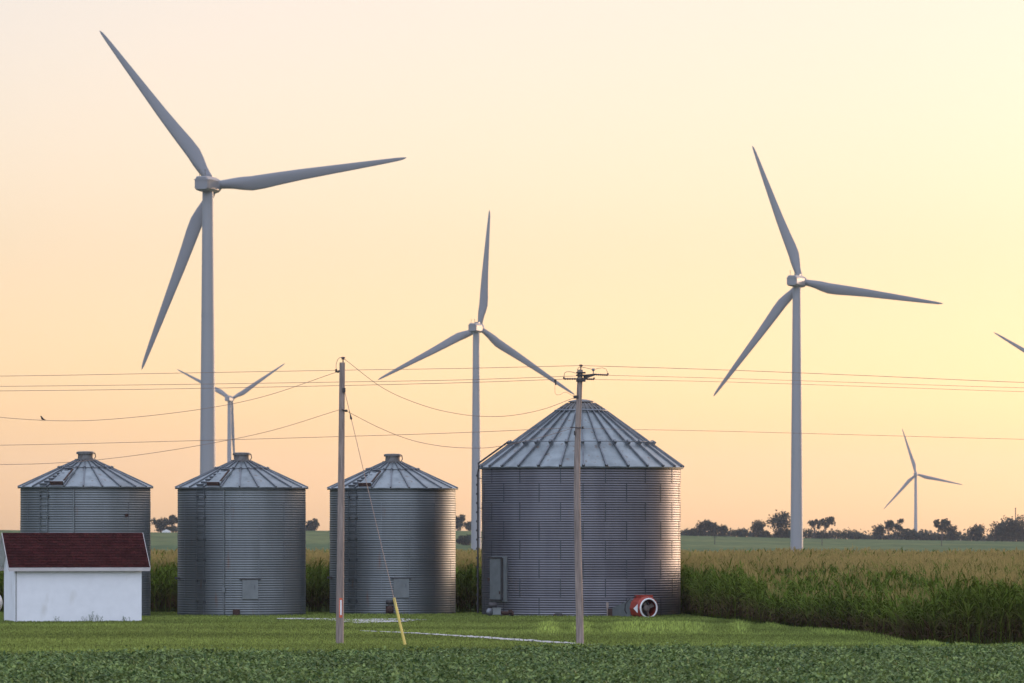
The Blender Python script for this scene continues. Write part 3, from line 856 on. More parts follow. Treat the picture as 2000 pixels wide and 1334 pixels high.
def small_machines():
    # unloading auger motor at the left foot of the biggest bin
    c = P(968, 1200, 241.5); t = thing('auger_motor', 'small belt driven motor and auger end beside the biggest bin door', 'motor', (c[0], c[1], 0))
    g = G(); g.box((0.05, 0, 0.22), (0.34, 0.3, 0.26)); g.box((0.05, 0, .36), (.38, .34, .04)); g.build('gear_box', M['sheet'], t)
    g = G(); g.lathe([(0.03, -.18), (.13, -.16), (.13, .16), (.03, .18)], 16, c=(-0.12, 0, 0.48), axis=(1, 0, 0)); g.box((-.12, 0, .35), (.2, .16, .06)); g.build('electric_motor', M['dsteel'], t)
    g = G(); g.lathe([(0.02, -.03), (.17, -.03), (.17, .03), (.02, .03)], 20, c=(-0.24, -.16, 0.20), axis=(0.5, -1, 0)); g.build('pulley', M['rib'], t)
    g = G(); g.tube([(.2, 0.0, .16), (.72, 0.1, .12)], 0.085, 10); g.lathe([(.12, -.05), (.12, .05)], 12, c=(.70, .1, .13), axis=(1, 0.2, 0), cap0=True, cap1=True); g.box((.62, .02, .22), (.16, .2, .12)); g.build('auger_tube', M['rust'], t)
    g = G()
    for x in (-.2, .25, .6): g.box((x, 0, 0.05), (.06, .26, .12))
    g.build('foot', M['dsteel'], t)
    # stub with rusty post left of the fan duct
    c = P(1190, 1203, 240.9); t = thing('unloading_auger', 'rusty unloading auger end left of the red fan', 'auger', (c[0], c[1], 0))
    g = G(); g.tube([(0, .6, .18), (0, -.05, .16)], 0.10, 12); g.box((0.05, -.02, .18), (.22, .08, .34)); g.build('auger_tube', M['rust'], t)
    g = G(); g.tube([(-.08, -.05, 0), (-.08, -.05, .62)], 0.03, 6); g.box((-.08, -.05, .5), (.1, .05, .22)); g.build('post', M['wood'], t)
    # spreader lump of cast iron in the middle
    c = P(1090, 1203, 241.2); t = thing('drain_sump', 'low rusty sump cover at the foot of the biggest bin', 'cover', (c[0], c[1], 0))
    g = G(); g.lathe([(0.22, 0), (.22, .09), (.16, .13), (.02, .14)], 14, smooth=False); g.build('lid', M['rust'], t)
    g = G(); g.box((0.02, -.2, .08), (.3, .06, .14)); g.build('rim', M['dsteel'], t)


small_machines()


# ------------------------------------------------------------------ white shed
def shed():
    d = 226.7; a = math.radians(13.9)
    p = P(30, 1216, d)
    t = thing('storage_shed', 'small white shed with a maroon shingle roof before the left bin', 'shed', (p[0], p[1], 0), a)
    L, W, Hh = 5.10, 2.95, 2.28        # local: x along the front wall, y back
    rise = 1.26
    g = G()
    V = np.array([[0, 0, 0], [L, 0, 0], [L, W, 0], [0, W, 0], [0, 0, Hh], [L, 0, Hh], [L, W, Hh], [0, W, Hh], [0, W / 2, Hh + rise * .93], [L, W / 2, Hh + rise * .93]])
    g.add(V, [(0, 1, 5, 4), (1, 2, 6, 9, 5), (2, 3, 7, 6), (3, 0, 4, 8, 7), (4, 5, 9, 8), (6, 7, 8, 9)])
    g.build('wall', M['white'], t)
    # roof: two slopes with shingle courses stepped down, overhanging
    ox, oy = 0.30, 0.22
    g = G()
    for side in (0, 1):
        n = 13
        for q in range(n):
            f0, f1 = q / n, (q + 1.12) / n
            def pt(f):
                y = -oy + (W / 2 + oy) * min(f, 1.0); z = Hh - rise * oy / (W / 2) * 0.75 + (rise + rise * oy / (W / 2) * 0.75) * min(f, 1.0)
                return y, z
            (y0, za), (y1, zb) = pt(f0), pt(f1)
            if side: y0, y1 = W - y0, W - y1
            # single tabs with small tone differences
            m = 26
            for j in range(m):
                x0 = -ox + (L + 2 * ox) * j / m; x1 = -ox + (L + 2 * ox) * (j + 1) / m
                V = np.array([[x0, y0, za + .035], [x1, y0, za + .035], [x1, y1, zb + .018], [x0, y1, zb + .018], [x0, y0, za + .052], [x1, y0, za + .052], [x1, y1, zb + .022], [x0, y1, zb + .022]])
                g.hexa(V, tint=0.75 + 0.5 * random.random())
    g.build('roof_shingle', M['shingle'], t)
    g = G()
    zE = Hh - rise * oy / (W / 2) * 0.75
    for s in (0, 1):
        y0, y1 = (-oy, W / 2) if not s else (W + oy, W / 2)
        V = np.array([[-ox, y0, zE], [L + ox, y0, zE], [L + ox, y1, Hh + rise], [-ox, y1, Hh + rise]])
        g.hexa(np.concatenate([V - [0, 0, 0.02], V + [0, 0, .012]]))
    g.build('roof_deck', M['trim'], t)
    g = G(); g.box((L / 2, -oy - .012, zE - .05), (L + 2 * ox, .03, .13)); g.build('fascia', M['fascia'], t)
    g = G(); g.box((L / 2, W + oy + .012, zE - .05), (L + 2 * ox, .03, .13)); g.build('fascia', M['fascia'], t)
    for x in (-ox - .012, L + ox + .012):
        g = G()
        for s in (0, 1):
            y0, y1 = (-oy, W / 2) if not s else (W + oy, W / 2)
            V = np.array([[x - .012, y0, zE - .06], [x + .012, y0, zE - .06], [x + .012, y1, Hh + rise - .06], [x - .012, y1, Hh + rise - .06]])
            g.hexa(np.concatenate([V, V + [0, 0, .085]]))
        g.build('verge_board', M['fascia'], t)
    # boxed eave return on the gable and the dark joint beside the corner board
    g = G(); g.box((-0.10, -0.02, zE - .04), (.30, .36, .10)); g.build('eave_return', M['trim'], t)
    g = G(); g.box((0.02, -.012, Hh / 2 - .06), (.035, .02, Hh - .16)); g.build('corner_joint', M['dsteel'], t)
    g = G(); g.box((-.014, 0.0, Hh / 2 - .06), (.028, .12, Hh - .14)); g.build('corner_board', M['white'], t)
    # weeds along the wall
    for (px, hh, n) in ((112, .26, 3), (178, .42, 6), (192, .34, 5), (243, .24, 6), (165, .22, 3)):
        dd = d + (px - 30) / 247 * 1.2 - .15
        c = P(px, 1214, dd)
        w = G()
        for k in range(n):
            th = random.random() * 6.28; h = hh * (0.5 + .5 * random.random())
            x, y = random.gauss(0, .09), random.gauss(0, .05)
            w.tube([(x, y, 0), (x + .04 * math.cos(th), y, h * .6), (x + .10 * math.cos(th), y, h)], [.006, .005, .002], 4)
            for m in range(4):
                z = h * (.3 + .2 * m); q = random.random() * 6.28
                b = np.array([x + .03 * math.cos(th), y, z]); tip = b + [.06 * math.cos(q), .03 * math.sin(q), .04]
                w.add(np.array([b, (b + tip) / 2 + [0, 0, .012], tip, (b + tip) / 2 - [0, 0, .012]]), [(0, 1, 2, 3)])
        o = w.build('weed_clump', M['weed'], loc=(c[0], c[1], 0))
        lab = {112: 'low thin weeds near the left end of the white shed wall', 178: 'tallest weeds against the middle of the white shed wall', 192: 'bushy weeds just right of the tallest ones by the shed wall',
               243: 'leafy green weed near the right corner of the white shed', 165: 'short weeds just left of the tallest ones by the shed wall'}[px]
        tag(o, lab, 'weeds', 'weeds along the shed wall')


shed()


def tank():
    d = 231.0; c = P(-19, 1184, d)
    t = thing('propane_tank', 'white propane tank end behind the shed at the left edge', 'tank', (c[0], c[1], 0), math.radians(8))
    g = G(); zc = 0.72; r = 0.41
    prof = [(0.02, -1.3)] + [(r * math.sin(q), -1.0 - .3 * math.cos(q)) for q in np.linspace(.15, 1.57, 7)] + [(r * math.sin(q), 0.0 + .3 * math.cos(q)) for q in np.linspace(1.57, .15, 7)] + [(.02, .3)]
    g.lathe(prof, 28, c=(0.2, 0, zc), axis=(1, 0, 0)); g.build('vessel', M['tank'], t)
    for x in (-.65, 0.05):
        g = G(); g.box((x + .1, 0, .17), (.12, .6, .36)); g.build('leg', M['tank'], t)
    g = G(); g.lathe([(.12, 0), (.12, .18), (.02, .22)], 14, c=(-.3, 0, zc + r - .03)); g.build('valve_dome', M['tank'], t)


tank()


# ------------------------------------------------------------------ utility poles, wires, guy
def insulator(g, p, h=0.22, r=0.055):
    p = np.array(p)
    g.lathe([(0.015, 0), (.02, h * .35), (r * .7, h * .4), (r, h * .5), (r * .6, h * .6), (r, h * .75), (r * .7, h), (.02, h * 1.02)], 12, c=p)


def pole_left():
    d = 182.0
    b = P(663.5, 1258, d); top = P(668.5, 708, d)
    t = thing('utility_pole', 'wooden utility pole standing before the third bin, no crossarm', 'utility pole', (b[0], b[1], 0), 0, 'roadside utility poles')
    off = np.array([b[0], b[1], 0])
    q = np.linspace(0, 1, 9); pts = (b * (1 - q[:, None]) + top * q[:, None]) - off; pts[0][2] = -0.1
    g = G(); g.tube(pts, np.linspace(0.128, 0.088, 9), 20); g.build('shaft', M['wood'], t)
    L = lambda px, py: P(px, py, d) - off
    g = G(); g.tube([L(670, 712), L(670.3, 700)], .022, 8); insulator(g, L(670.3, 705), .13, .075); g.build('top_insulator', M['porc'], t)
    g = G(); g.tube([L(665, 724), L(660, 726.5), L(657, 725.5)], .032, 8); g.tube([L(657, 727), L(656.5, 721)], .035, 8); g.build('side_insulator', M['dsteel'], t)
    g = G(); g.tube([L(656.7, 722), L(656.5, 712), L(659, 703), L(664, 698), L(670, 699)], .009, 6); g.build('jumper_wire', M['wire'], t)
    g = G(); p = L(672, 762); g.box(p + [0, -.1, 0], (.10, .10, .14)); g.build('guy_bracket', M['dsteel'], t)
    g = G(); g.tube([L(668, 800) + [0, -.12, 0], L(672.5, 801.5) + [0, -.1, 0], L(676, 802.5)], .02, 6); g.lathe([(.03, -.05), (.045, 0), (.03, .05)], 10, c=L(676, 802.3), axis=(1, 0, 0), cap0=True, cap1=True); g.build('spool_insulator', M['dsteel'], t)
    # reflector strip: white stripe in an orange frame
    g = G(); p = (L(666, 1168) + L(665.5, 1206)) / 2
    g.box(p + [0.0, -.128, 0], (.105, .03, .62)); mk = g.build('marker_plate', M['orange'], t)
    g = G(); g.box(p + [0.005, -.146, 0.01], (.055, .012, .48)); g.build('reflector', M['trim'], mk)


def pole_right():
    d = 182.0
    t = thing('utility_pole', 'wooden utility pole with bracket arms standing before the biggest bin', 'utility pole', (P(1132.5, 1258, d)[0], d, 0), 0, 'roadside utility poles')
    off = np.array([P(1132.5, 1258, d)[0], d, 0])
    L = lambda px, py: P(px, py, d) - off
    pts = np.array([L(1133, 1262), L(1132, 1200), L(1130, 1120), L(1128.2, 1040), L(1127, 960), L(1127.3, 900), L(1128.6, 840), L(1131, 780), L(1133.5, 722)])
    g = G(); g.tube(pts, np.linspace(0.125, 0.082, 9), 20); g.build('shaft', M['wood'], t)
    g = G(); g.tube([L(1134.5, 722), L(1134.7, 714)], .02, 8); insulator(g, L(1134.7, 718), .10, .06); g.build('top_insulator', M['porc'], t)
    g = G(); 
    for py in (728, 733, 741, 744): g.box(L(1134.5, py), (.30, .26, .05))
    g.build('pole_band', M['dsteel'], t)
    g = G(); V = [L(1139, 732) + [0, -.05, 0], L(1163, 729.5) + [0, -.05, 0], L(1163, 733) + [0, -.05, 0], L(1140, 741) + [0, -.05, 0]]
    g.hexa(np.array(V + [v + np.array([0, .1, 0]) for v in V])); g.build('bracket_arm', M['dsteel'], t)
    g = G(); g.tube([L(1158.8, 730), L(1158.8, 724)], .015, 6); insulator(g, L(1158.8, 727), .12, .06); g.build('pin_insulator', M['grey'], t)
    def dead_end(a, b):
        g = G(); a, b = L(*a), L(*b); q = np.linspace(0, 1, 13)
        g.tube(a + (b - a) * q[:, None], np.where(np.arange(13) % 2, .036, .02), 8); g.tube([b, b + [0, 0, .06]], .03, 8)
        g.build('dead_end_insulator', M['porc'], t)
    dead_end((1163, 731.5), (1187.5, 732.5)); dead_end((1137, 740), (1160.5, 740.8)); dead_end((1130, 740), (1101.5, 740))
    for pts in ([(1101.3, 736), (1103, 728), (1107, 726), (1115, 726), (1124, 728.5), (1130, 728.5)], [(1128, 732), (1127.5, 722), (1130, 718), (1134, 716.5), (1145, 718.5), (1157, 721.5)], [(1159, 722), (1168, 719.5), (1177, 718.5), (1184, 721), (1187.5, 730)]):
        g = G(); g.tube([L(*p) for p in pts], .009, 6); g.build('jumper_wire', M['wire'], t)
    g = G(); g.box(L(1125, 775.5) + [0, -.03, 0], (.16, .12, .10)); g.tube([L(1120, 774), L(1130, 776)], .03, 6); g.build('dead_end_clamp', M['dsteel'], t)
    g = G(); g.tube([L(1113, 834.5) + [0, -.13, 0], L(1141, 836.5) + [0, -.13, 0]], .016, 6); insulator(g, L(1138, 838), .08, .04); g.box(L(1122, 846) + [0, -.1, 0], (.04, .05, .14)); g.build('neutral_bracket', M['dsteel'], t)


pole_left(); pole_right()


def wire(label, pts, r=0.0085, group='overhead wires'):
    """pts: (px, py, distance) joined by a smooth curve"""
    w = np.array([P(*p) for p in pts]); n = 60
    t = np.linspace(0, 1, len(w)); s = np.concatenate([[0], np.cumsum(np.linalg.norm(np.diff(w, axis=0), axis=1))]); s /= s[-1]
    # Catmull-Rom through the points
    out = []
    for i in range(len(w) - 1):
        p0 = w[i - 1] if i else 2 * w[0] - w[1]; p3 = w[i + 2] if i + 2 < len(w) else 2 * w[-1] - w[-2]
        for q in np.linspace(0, 1, 12, endpoint=False):
            out.append(.5 * (2 * w[i] + (w[i + 1] - p0) * q + (2 * p0 - 5 * w[i] + 4 * w[i + 1] - p3) * q ** 2 + (3 * w[i] - p0 - 3 * w[i + 1] + p3) * q ** 3))
    out.append(w[-1]); out = np.array(out)
    c = out[len(out) // 2].copy()
    g = G(); g.tube(out - c, r, 5); o = g.build('overhead_wire', M['wire'], loc=tuple(c))
    return tag(o, label, 'wire', group)


wire('topmost wire running left from the tip of the right pole', [(1134.5, 714, 182), (900, 719.5, 184), (668, 723, 186.5), (330, 729, 189), (0, 734.5, 192), (-500, 738, 196)])
wire('upper of the two close middle wires left of the right pole', [(1133, 734, 182.3), (900, 742, 184.3), (668, 746, 186.6), (330, 751, 189), (0, 754.5, 192), (-500, 757, 196)])
wire('lower of the two close middle wires left of the right pole', [(1101.5, 740.5, 182), (900, 747.5, 184), (668, 753, 186.4), (330, 759.5, 189), (0, 763.5, 192), (-500, 766, 196)])
wire('lowest wire of the right pole, running left past all the bin roofs', [(1113, 835.5, 182), (900, 845, 184), (668, 852.5, 186.5), (330, 862, 189), (0, 869.5, 192), (-500, 875, 196)])
wire('topmost wire running right from the tip of the right pole', [(1134.5, 714, 182), (1400, 722, 182), (1700, 734, 182), (2000, 747, 182), (2400, 760, 182)])
wire('upper middle wire leading right from the long bracket of the right pole', [(1188, 733, 182), (1400, 738.5, 182), (1700, 748, 182), (2000, 757.5, 182), (2400, 767, 182)], 0.0065)
wire('lower middle wire leading right from the short insulator of the right pole', [(1161, 741, 182), (1400, 745.5, 182), (1700, 755, 182), (2000, 765, 182), (2400, 775, 182)], 0.0065)
wire('lowest wire leading right from the right pole over the corn', [(1141, 837, 182), (1400, 842, 182), (1700, 850, 182), (2000, 858, 182), (2400, 866, 182)], 0.0065)
wire('slack wire drooping left from the top of the left pole, bird on it', [(656.5, 727, 182), (520, 773, 182), (400, 798, 182), (250, 816, 182), (130, 822, 182), (0, 815, 182), (-140, 797, 182), (-300, 762, 182)])
wire('lower slack wire drooping left from the middle of the left pole', [(664, 800, 181.9), (530, 841, 182), (400, 868, 182), (260, 890, 182), (130, 903, 182), (0, 907, 182), (-150, 903, 182), (-320, 885, 182)])
wire('upper slack wire sagging between the two poles', [(671, 700, 182), (750, 759, 182), (830, 793, 182), (900, 809, 182), (960, 813.5, 182), (1010, 810, 182), (1065, 798, 182), (1121, 777, 182)])
wire('lower slack wire sagging between the two poles', [(677, 803, 182), (740, 835, 182), (800, 858.5, 182), (860, 871, 182), (920, 875, 182), (970, 872.5, 182), (1045, 857, 182), (1126, 834, 182)])
o = wire('short looped tap wire hanging under the blade tip near the right pole', [(1084.5, 744, 182), (1083.8, 757, 182), (1085, 769, 182), (1093, 771, 182), (1105, 766, 182), (1122, 775.5, 182)], 0.006)
c0 = np.array(o.location)
g = G(); p = P(1084.5, 743.5, 182) - c0; g.box(p, (.075, .07, .09)); g.tube([p + [0.01, 0, 0], p + [.02, 0, -.14]], .022, 6); g.build('clamp', M['dsteel'], o)


def guy():
    d = 182.0
    a = P(673, 763, d); b = P(793.5, 1266, 179.2)
    b[2] = -0.15
    t = thing('guy_wire', 'slanting guy wire of the left pole with a yellow guard at its foot', 'guy wire', (b[0], b[1], 0))
    off = np.array([b[0], b[1], 0]); A = a - off; B = b - off
    def pt(f): return A + (B - A) * f
    g = G(); g.tube([A, B], .0095, 6); g.build('cable', M['wire'], t)
    g = G(); f0 = (803 - 763) / 503; f1 = (818 - 763) / 503
    g.tube([pt(f0), pt(f0 + .012), pt(f1), pt(f1 + .004)], [.012, .014, .038, .012], 8); g.build('strain_insulator', M['dsteel'], t)
    g = G(); f = (1168 - 763) / 503; sh = P(769.5, 1168, 179.8) - off
    q = np.linspace(0, 1, 6)
    g.tube(sh + (B - sh) * q[:, None], .042, 12); g.build('yellow_guard', M['yellow'], t)


guy()


def bird():
    c = P(82, 820, 182)
    g = G()
    # one continuous body from beak to tail, facing left, perched upright
    pts = np.array([(-.062, 0, .125), (-.045, 0, .118), (-.032, 0, .112), (-.016, 0, .092), (0, 0, .058), (.02, 0, .032), (.05, 0, .016), (.085, 0, .006), (.12, 0, 0.002)])
    g.tube(pts, [.003, .009, .019, .021, .033, .034, .022, .011, .006], 12)
    for s in (-.012, .012): g.tube([(.008, s, .03), (.002, s, 0.004), (-.012, s, 0.002)], .004, 5)
    o = g.build('bird', M['bird'], loc=tuple(c)); tag(o, 'tiny dark bird perched on the slack wire at the left', 'bird')


bird()

# ------------------------------------------------------------------ distant trees and fields
def crown(g, blobs, n, size, r2):
    """leaf clumps spread through overlapping lobes: (x, y, z, rx, rz)"""
    vol = np.array([b[3] * b[3] * b[4] for b in blobs]) ** .8; vol /= vol.sum()
    k = r2.choice(len(blobs), n, p=vol); B = np.array(blobs)[k]
    dv = r2.normal(0, 1, (n, 3)); dv /= np.linalg.norm(dv, axis=1)[:, None]
    rad = r2.random(n) ** (1 / 2.2) * (1 + .12 * r2.normal(0, 1, n))
    c = np.stack([B[:, 0] + dv[:, 0] * rad * B[:, 3], B[:, 1] + dv[:, 1] * rad * B[:, 3], B[:, 2] + dv[:, 2] * rad * B[:, 4]], -1)
    a = r2.normal(0, 1, (n, 3)); a /= np.linalg.norm(a, axis=1)[:, None]
    b = np.cross(a, r2.normal(0, 1, (n, 3))); b /= np.linalg.norm(b, axis=1)[:, None]
    s = size * (0.5 + r2.random(n))[:, None]
    V = np.stack([c - a * s, c - b * s * .7, c + a * s, c + b * s * .7], 1).reshape(-1, 3)
    g.add(V, np.arange(n)[:, None] * 4 + np.array([0, 1, 2, 3]), tint=0.7 + .6 * r2.random(n))


def tree(px, top, base, w, label, d=2480.0, style='round', seed=0, n=900):
    r2 = np.random.default_rng(seed + int(px))
    s = F / d
    x = (px - 1000) / s; gz = float(ground_z(x, d)) - 0.15
    zt = EYE - (top - HY) / s; H = zt - gz; W = 1.18 * w / s / 2
    t = thing('tree' if style != 'bush' else 'bush', label, 'tree' if style != 'bush' else 'bush', (x, d, gz), 0, 'trees along the far field edge')
    blobs = []
    if style == 'bush':
        for k in range(6): blobs.append((r2.uniform(-.6, .6) * W, r2.uniform(-.4, .4) * W, H * r2.uniform(.3, .55), W * r2.uniform(.35, .6), H * r2.uniform(.35, .45)))
    elif style == 'round':
        for k in range(9):
            q = r2.uniform(0, 6.28); rr = r2.uniform(.15, .75) * W; zz = r2.uniform(.38, .8)
            blobs.append((rr * math.cos(q), rr * math.sin(q), H * zz, W * r2.uniform(.30, .5), H * min(.24, (1 - zz))))
        blobs.append((0, 0, H * .45, W * .6, H * .3)); blobs.append((0, 0, H * .2, W * .45, H * .2))
    else:   # open: bare trunk with separate tufts
        for k in range(8):
            q = r2.uniform(0, 6.28); rr = r2.uniform(.2, .72) * W; zz = r2.uniform(.52, .86)
            blobs.append((rr * math.cos(q), rr * math.sin(q), H * zz, W * r2.uniform(.24, .38), H * .13))
    g = G(); crown(g, blobs, int(n * 1.4), 0.38 if style != 'bush' else .38, r2); g.build('crown', M['leaf'], t)
    g = G(); g.tube([(0, 0, -.2), (0.1, 0, H * .3), (r2.normal(0, .2), 0, H * .7)], [.34, .26, .10], 7)
    for b in blobs[:6]:
        z0 = H * r2.uniform(.25, .45); g.tube([(0, 0, z0), (b[0] * .5, b[1] * .5, (z0 + b[2]) / 2 + .2), (b[0], b[1], b[2])], [.16, .11, .04], 5)
    g.build('trunk', M['bark'], t)


tree(1352, 1030, 1047, 26, 'low rounded bush, first dark clump right of the biggest bin', style='bush')
tree(1375, 1015, 1047, 36, 'dense round tree nearest the biggest bin, left one of a touching pair', n=1100)
tree(1394, 1019, 1047, 26, 'slimmer round tree, right one of the touching pair near the biggest bin')
tree(1412, 1024, 1048, 24, 'small round tree just right of the touching pair', n=700)
tree(1446, 1030, 1048, 26, 'low bush alone in the gap between two treeline groups', style='bush', n=600)
tree(1478, 1015, 1050, 36, 'uneven flat topped tree left of the tallest tree')
tree(1495, 1035, 1050, 24, 'low bush at the left foot of the tallest tree', style='bush', n=500)
tree(1525, 996, 1052, 50, 'tallest broad crowned tree, just left of the right turbine tower', n=1500)
tree(1537, 1030, 1052, 46, 'wide bush at the foot of the tallest tree', style='bush', n=700)
tree(1591, 1010, 1052, 24, 'thin open tree just right of the right turbine tower', style='open', n=420)
tree(1611, 1007, 1053, 38, 'open airy tree with sky between its branches, second right of the tower', style='open', n=620)
tree(1612, 1036, 1053, 34, 'low bush beneath the open airy tree', style='bush', n=450)
tree(1666, 1039, 1054, 44, 'long low bush between the open trees and the far group', style='bush', n=500)
tree(1717, 1021, 1054, 24, 'upright dark shrub at the left of the small far turbine group', n=650)
tree(1749, 1011, 1054, 36, 'airy tree left of the smallest turbine', style='open', n=600)
tree(1735, 1016, 1054, 18, 'thin open sapling between two trees left of the smallest turbine', style='open', n=240)
tree(1775, 1031, 1055, 36, 'round bush at the foot of the smallest turbine', style='bush', n=600)
tree(1812, 1040, 1056, 36, 'low bush right of the smallest turbine foot', style='bush', n=450)
tree(1840, 1011, 1057, 34, 'leaning tree behind the far field pole', style='open', n=760)
tree(1858, 1024, 1057, 28, 'bushy tree right beside the leaning tree', n=700)
tree(1906, 1023, 1058, 46, 'round tree standing alone left of the wood at the right edge', n=950)
tree(1945, 1017, 1058, 40, 'leftmost tree of the dark wood at the right edge', n=1000)
tree(1972, 1008, 1059, 44, 'middle tree of the dark wood below the mast', n=1200)
tree(1996, 1004, 1060, 44, 'tallest tree of the dark wood at the right edge', n=1300)
tree(2030, 1008, 1060, 50, 'tree of the dark wood cut off by the right edge', n=900)
tree(314, 1009, 1041, 34, 'round tree seen between the first and second bins, left one', n=950)
tree(338, 1004, 1041, 26, 'taller tree seen between the first and second bins, right one', style='open', n=520)
tree(328, 1026, 1041, 52, 'wide bush between the first and second bins', style='bush', n=600)
tree(612, 1010, 1037, 30, 'small tree seen between the second and third bins', n=800)
tree(603, 1022, 1037, 26, 'bush touching the second bin at the skyline', style='bush', n=450)
tree(894, 1004, 1037, 34, 'hilltop tree seen between the third bin and the biggest bin', n=900)
tree(918, 1018, 1037, 30, 'lower hilltop tree against the middle turbine tower', n=700)
tree(910, 1044, 1078, 34, 'dark round tree on the slope left of the middle turbine tower', d=2080.0, n=900)


def hedgerow():
    g = G(); r2 = np.random.default_rng(3)
    xs = np.arange(1325, 2040, 2.2); blobs = []
    for u in xs:
        d = 2500 + r2.uniform(-15, 15); x = (u - 1000) * d / F; gz = float(ground_z(x, d))
        hh = (1.6 + 1.2 * math.sin(u * .045) * math.sin(u * .013 + 1) + r2.uniform(0, .9)) * (1.5 if u > 1560 else 1.15)
        blobs.append((x, d, gz + hh * .5, 1.2, hh * .6))
    crown(g, blobs, 13000, .36, r2)
    V = []; Q = []
    o = g.build('hedgerow', M['leaf']); tag(o, 'low dark hedgerow along the far edge of the pale field', 'hedge')
    # far wood line beyond the rise
    g = G(); blobs = []
    for u in np.arange(1300, 2060, 3.0):
        d = 3600 + r2.uniform(-60, 60); x = (u - 1000) * d / F; zt = EYE - (1037.5 + 2.0 * math.sin(u * .02) * math.sin(u * .007) - HY) * d / F
        gz = float(ground_z(x, d)); hh = zt - gz
        blobs.append((x, d, gz + hh * .5, 3.0, hh * .52))
    crown(g, blobs, 14000, 1.1, r2)
    o = g.build('far_wood', M['leaf']); tag(o, 'far hazy band of woodland behind the hedgerow', 'wood', kind='stuff')


hedgerow()


def field_pole(px, top, base_d, label):
    x = (px - 1000) * base_d / F; gz = float(ground_z(x, base_d)); h = EYE - (top - HY) * base_d / F - gz
    t = thing('utility_pole', label, 'utility pole', (x, base_d, gz), 0, 'small poles in the far field')
    g = G(); g.tube([(0, 0, -.2), (0, 0, h)], [.17, .12], 8); g.build('shaft', M['bark'], t)
    g = G(); g.box((0, -.2, h - .5), (1.8, .12, .14)); g.build('crossarm', M['bark'], t)


field_pole(1396, 1047, 2150.0, 'thin pole in the pale field nearest the biggest bin')
field_pole(1605.5, 1042, 2150.0, 'thin pole in the pale field just right of the right turbine tower')
field_pole(1839, 1040, 2150.0, 'thin pole in the pale field below the leaning tree')


def mast():
    d = 2500.0; x = (1983.5 - 1000) * d / F; gz = float(ground_z(x, d)); h = EYE - (992 - HY) * d / F - gz
    t = thing('mast', 'short dark mast sticking up out of the wood at the right edge', 'mast', (x, d, gz))
    g = G(); g.tube([(0, 0, 0), (0, 0, h)], [.26, .2], 8); g.build('shaft', M['dsteel'], t)
    g = G(); g.lathe([(.25, h - .5), (.3, h - .3), (.3, h), (.05, h + .1)], 10); g.build('cap', M['dsteel'], t)


mast()


def farm_roof():
    d = 2470.0; x = (325 - 1000) * d / F; gz = float(ground_z(x, d))
    t = thing('farm_building', 'tiny pale roofed farm building between the first two bins', 'building', (x, d, gz))
    g = G(); g.box((0, 0, .15), (3.6, 3.2, .7)); g.build('wall', M['trim'], t)
    g = G(); V = np.array([[-2, -1.8, .5], [2, -1.8, .5], [2, 1.8, .5], [-2, 1.8, .5], [0, -1.8, 1.35], [0, 1.8, 1.35]])
    g.add(V, [(0, 1, 4), (1, 2, 5, 4), (2, 3, 5), (3, 0, 4, 5), (0, 3, 2, 1)]); g.build('roof', M['trim'], t)


farm_roof()

# ------------------------------------------------------------------ haze
def haze(dens, colr, an=0.3):
    g = G(); g.box((0, 4550, 44), (17500, 9250, 160))
    m = bpy.data.materials.new('haze_air'); m.use_nodes = True
    N = m.node_tree.nodes; N.remove(N['Principled BSDF'])
    v = N.new('ShaderNodeVolumePrincipled'); v.inputs['Density'].default_value = dens
    v.inputs['Color'].default_value = (*colr, 1); v.inputs['Anisotropy'].default_value = an
    m.node_tree.links.new(v.outputs[0], N['Material Output'].inputs['Volume'])
    o = g.build('haze', m); o['kind'] = 'stuff'


HAZE = 0.000035
if HAZE: haze(HAZE, (0.82, 0.89, 1.0))

# ------------------------------------------------------------------ light
SUN_AZ, SUN_EL = 42.0, 5.0
w = bpy.data.worlds.new('World'); scene.world = w; w.use_nodes = True
N = w.node_tree.nodes; Lk = w.node_tree.links
sky = N.new('ShaderNodeTexSky'); sky.sky_type = 'NISHITA'; sky.sun_disc = False
sky.sun_elevation = math.radians(SUN_EL); sky.sun_rotation = math.radians(SUN_AZ)
sky.air_density = 0.6; sky.dust_density = 3.0; sky.ozone_density = 1.0; sky.altitude = 200
bg = N['Background']; bg.inputs['Strength'].default_value = 0.15
tn = N.new('ShaderNodeMix'); tn.data_type = 'RGBA'; tn.blend_type = 'MULTIPLY'; tn.inputs[0].default_value = 1
tn.inputs[7].default_value = (1.05, 0.92, 0.93, 1)
Lk.new(sky.outputs[0], tn.inputs[6]); Lk.new(tn.outputs[2], bg.inputs['Color'])
# added bluish fill light in the sky overhead and behind the camera, nothing low in the west
geo = N.new('ShaderNodeTexCoord'); sx = N.new('ShaderNodeSeparateXYZ'); Lk.new(geo.outputs['Generated'], sx.inputs[0])


def mr(sock, a, b, lo, hi):
    r = N.new('ShaderNodeMapRange'); r.interpolation_type = 'SMOOTHSTEP'
    for i, v in zip((1, 2, 3, 4), (a, b, lo, hi)): r.inputs[i].default_value = v
    Lk.new(sock, r.inputs[0]); return r.outputs[0]


def mth(op, a, b):
    r = N.new('ShaderNodeMath'); r.operation = op
    for i, v in enumerate((a, b)):
        if hasattr(v, 'links'): Lk.new(v, r.inputs[i])
        else: r.inputs[i].default_value = v
    return r.outputs[0]


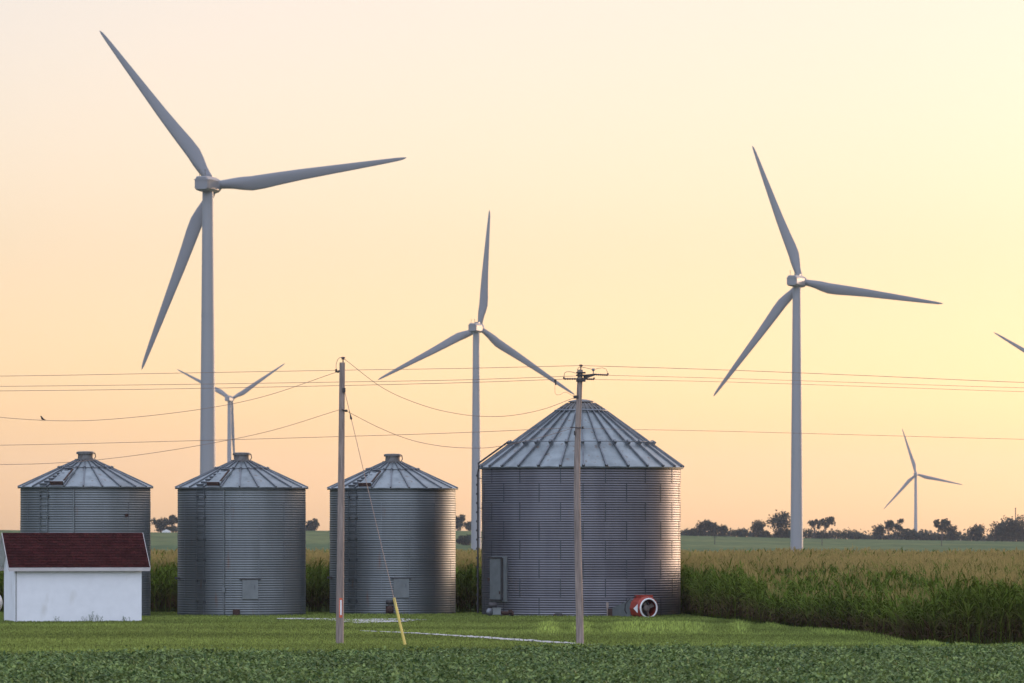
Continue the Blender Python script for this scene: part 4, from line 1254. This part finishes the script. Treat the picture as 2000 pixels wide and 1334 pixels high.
up = mr(sx.outputs['Z'], 0.14, 0.60, 0.0, 0.41)
back = mth('MULTIPLY', mr(sx.outputs['Y'], 0.15, -0.75, 0.0, 0.60), mr(sx.outputs['Z'], -0.02, 0.22, 0.15, 1.0))
bg2 = N.new('ShaderNodeBackground'); bg2.inputs['Color'].default_value = (0.88, 0.95, 1.16, 1)
Lk.new(mth('MAXIMUM', up, back), bg2.inputs['Strength'])
# low haze glow along the horizon, a little stronger away from the sun
low = mth('MULTIPLY', mr(sx.outputs['Z'], -0.005, 0.055, 0.164, 0.099), mr(sx.outputs['X'], -0.14, 0.13, 1.27, 0.93))
low = mth('MULTIPLY', low, mr(sx.outputs['Z'], 0.0, 0.020, 1.2, 1.0))
Lk.new(low, bg.inputs['Strength'])
ad = N.new('ShaderNodeAddShader'); Lk.new(bg.outputs[0], ad.inputs[0]); Lk.new(bg2.outputs[0], ad.inputs[1])
Lk.new(ad.outputs[0], N['World Output'].inputs['Surface'])

sl = bpy.data.lights.new('sun', 'SUN'); sl.energy = 0.34; sl.angle = math.radians(0.6); sl.color = (1.0, 0.76, 0.64)
so = bpy.data.objects.new('sun', sl); col.objects.link(so)
az, el = math.radians(SUN_AZ), math.radians(SUN_EL)
sv = Vector((math.sin(az) * math.cos(el), math.cos(az) * math.cos(el), math.sin(el)))
so.rotation_euler = sv.to_track_quat('Z', 'Y').to_euler()

# ------------------------------------------------------------------ camera
cam = bpy.data.cameras.new('camera'); co = bpy.data.objects.new('camera', cam); col.objects.link(co)
co.location = (0, 0, EYE); co.rotation_euler = (math.pi / 2, 0, 0)
cam.sensor_width = 36; cam.lens = 200; cam.sensor_fit = 'HORIZONTAL'
cam.shift_y = (HY - 667) / 2000
cam.clip_start = 1; cam.clip_end = 30000
cam.dof.use_dof = True; cam.dof.focus_distance = 240; cam.dof.aperture_fstop = 4.0
scene.camera = co
scene.view_settings.view_transform = 'Standard'; scene.view_settings.look = 'None'; scene.view_settings.gamma = 1
scene.view_settings.exposure = 1.15
scene.cycles.volume_bounces = 0
scene.cycles.max_bounces = 6
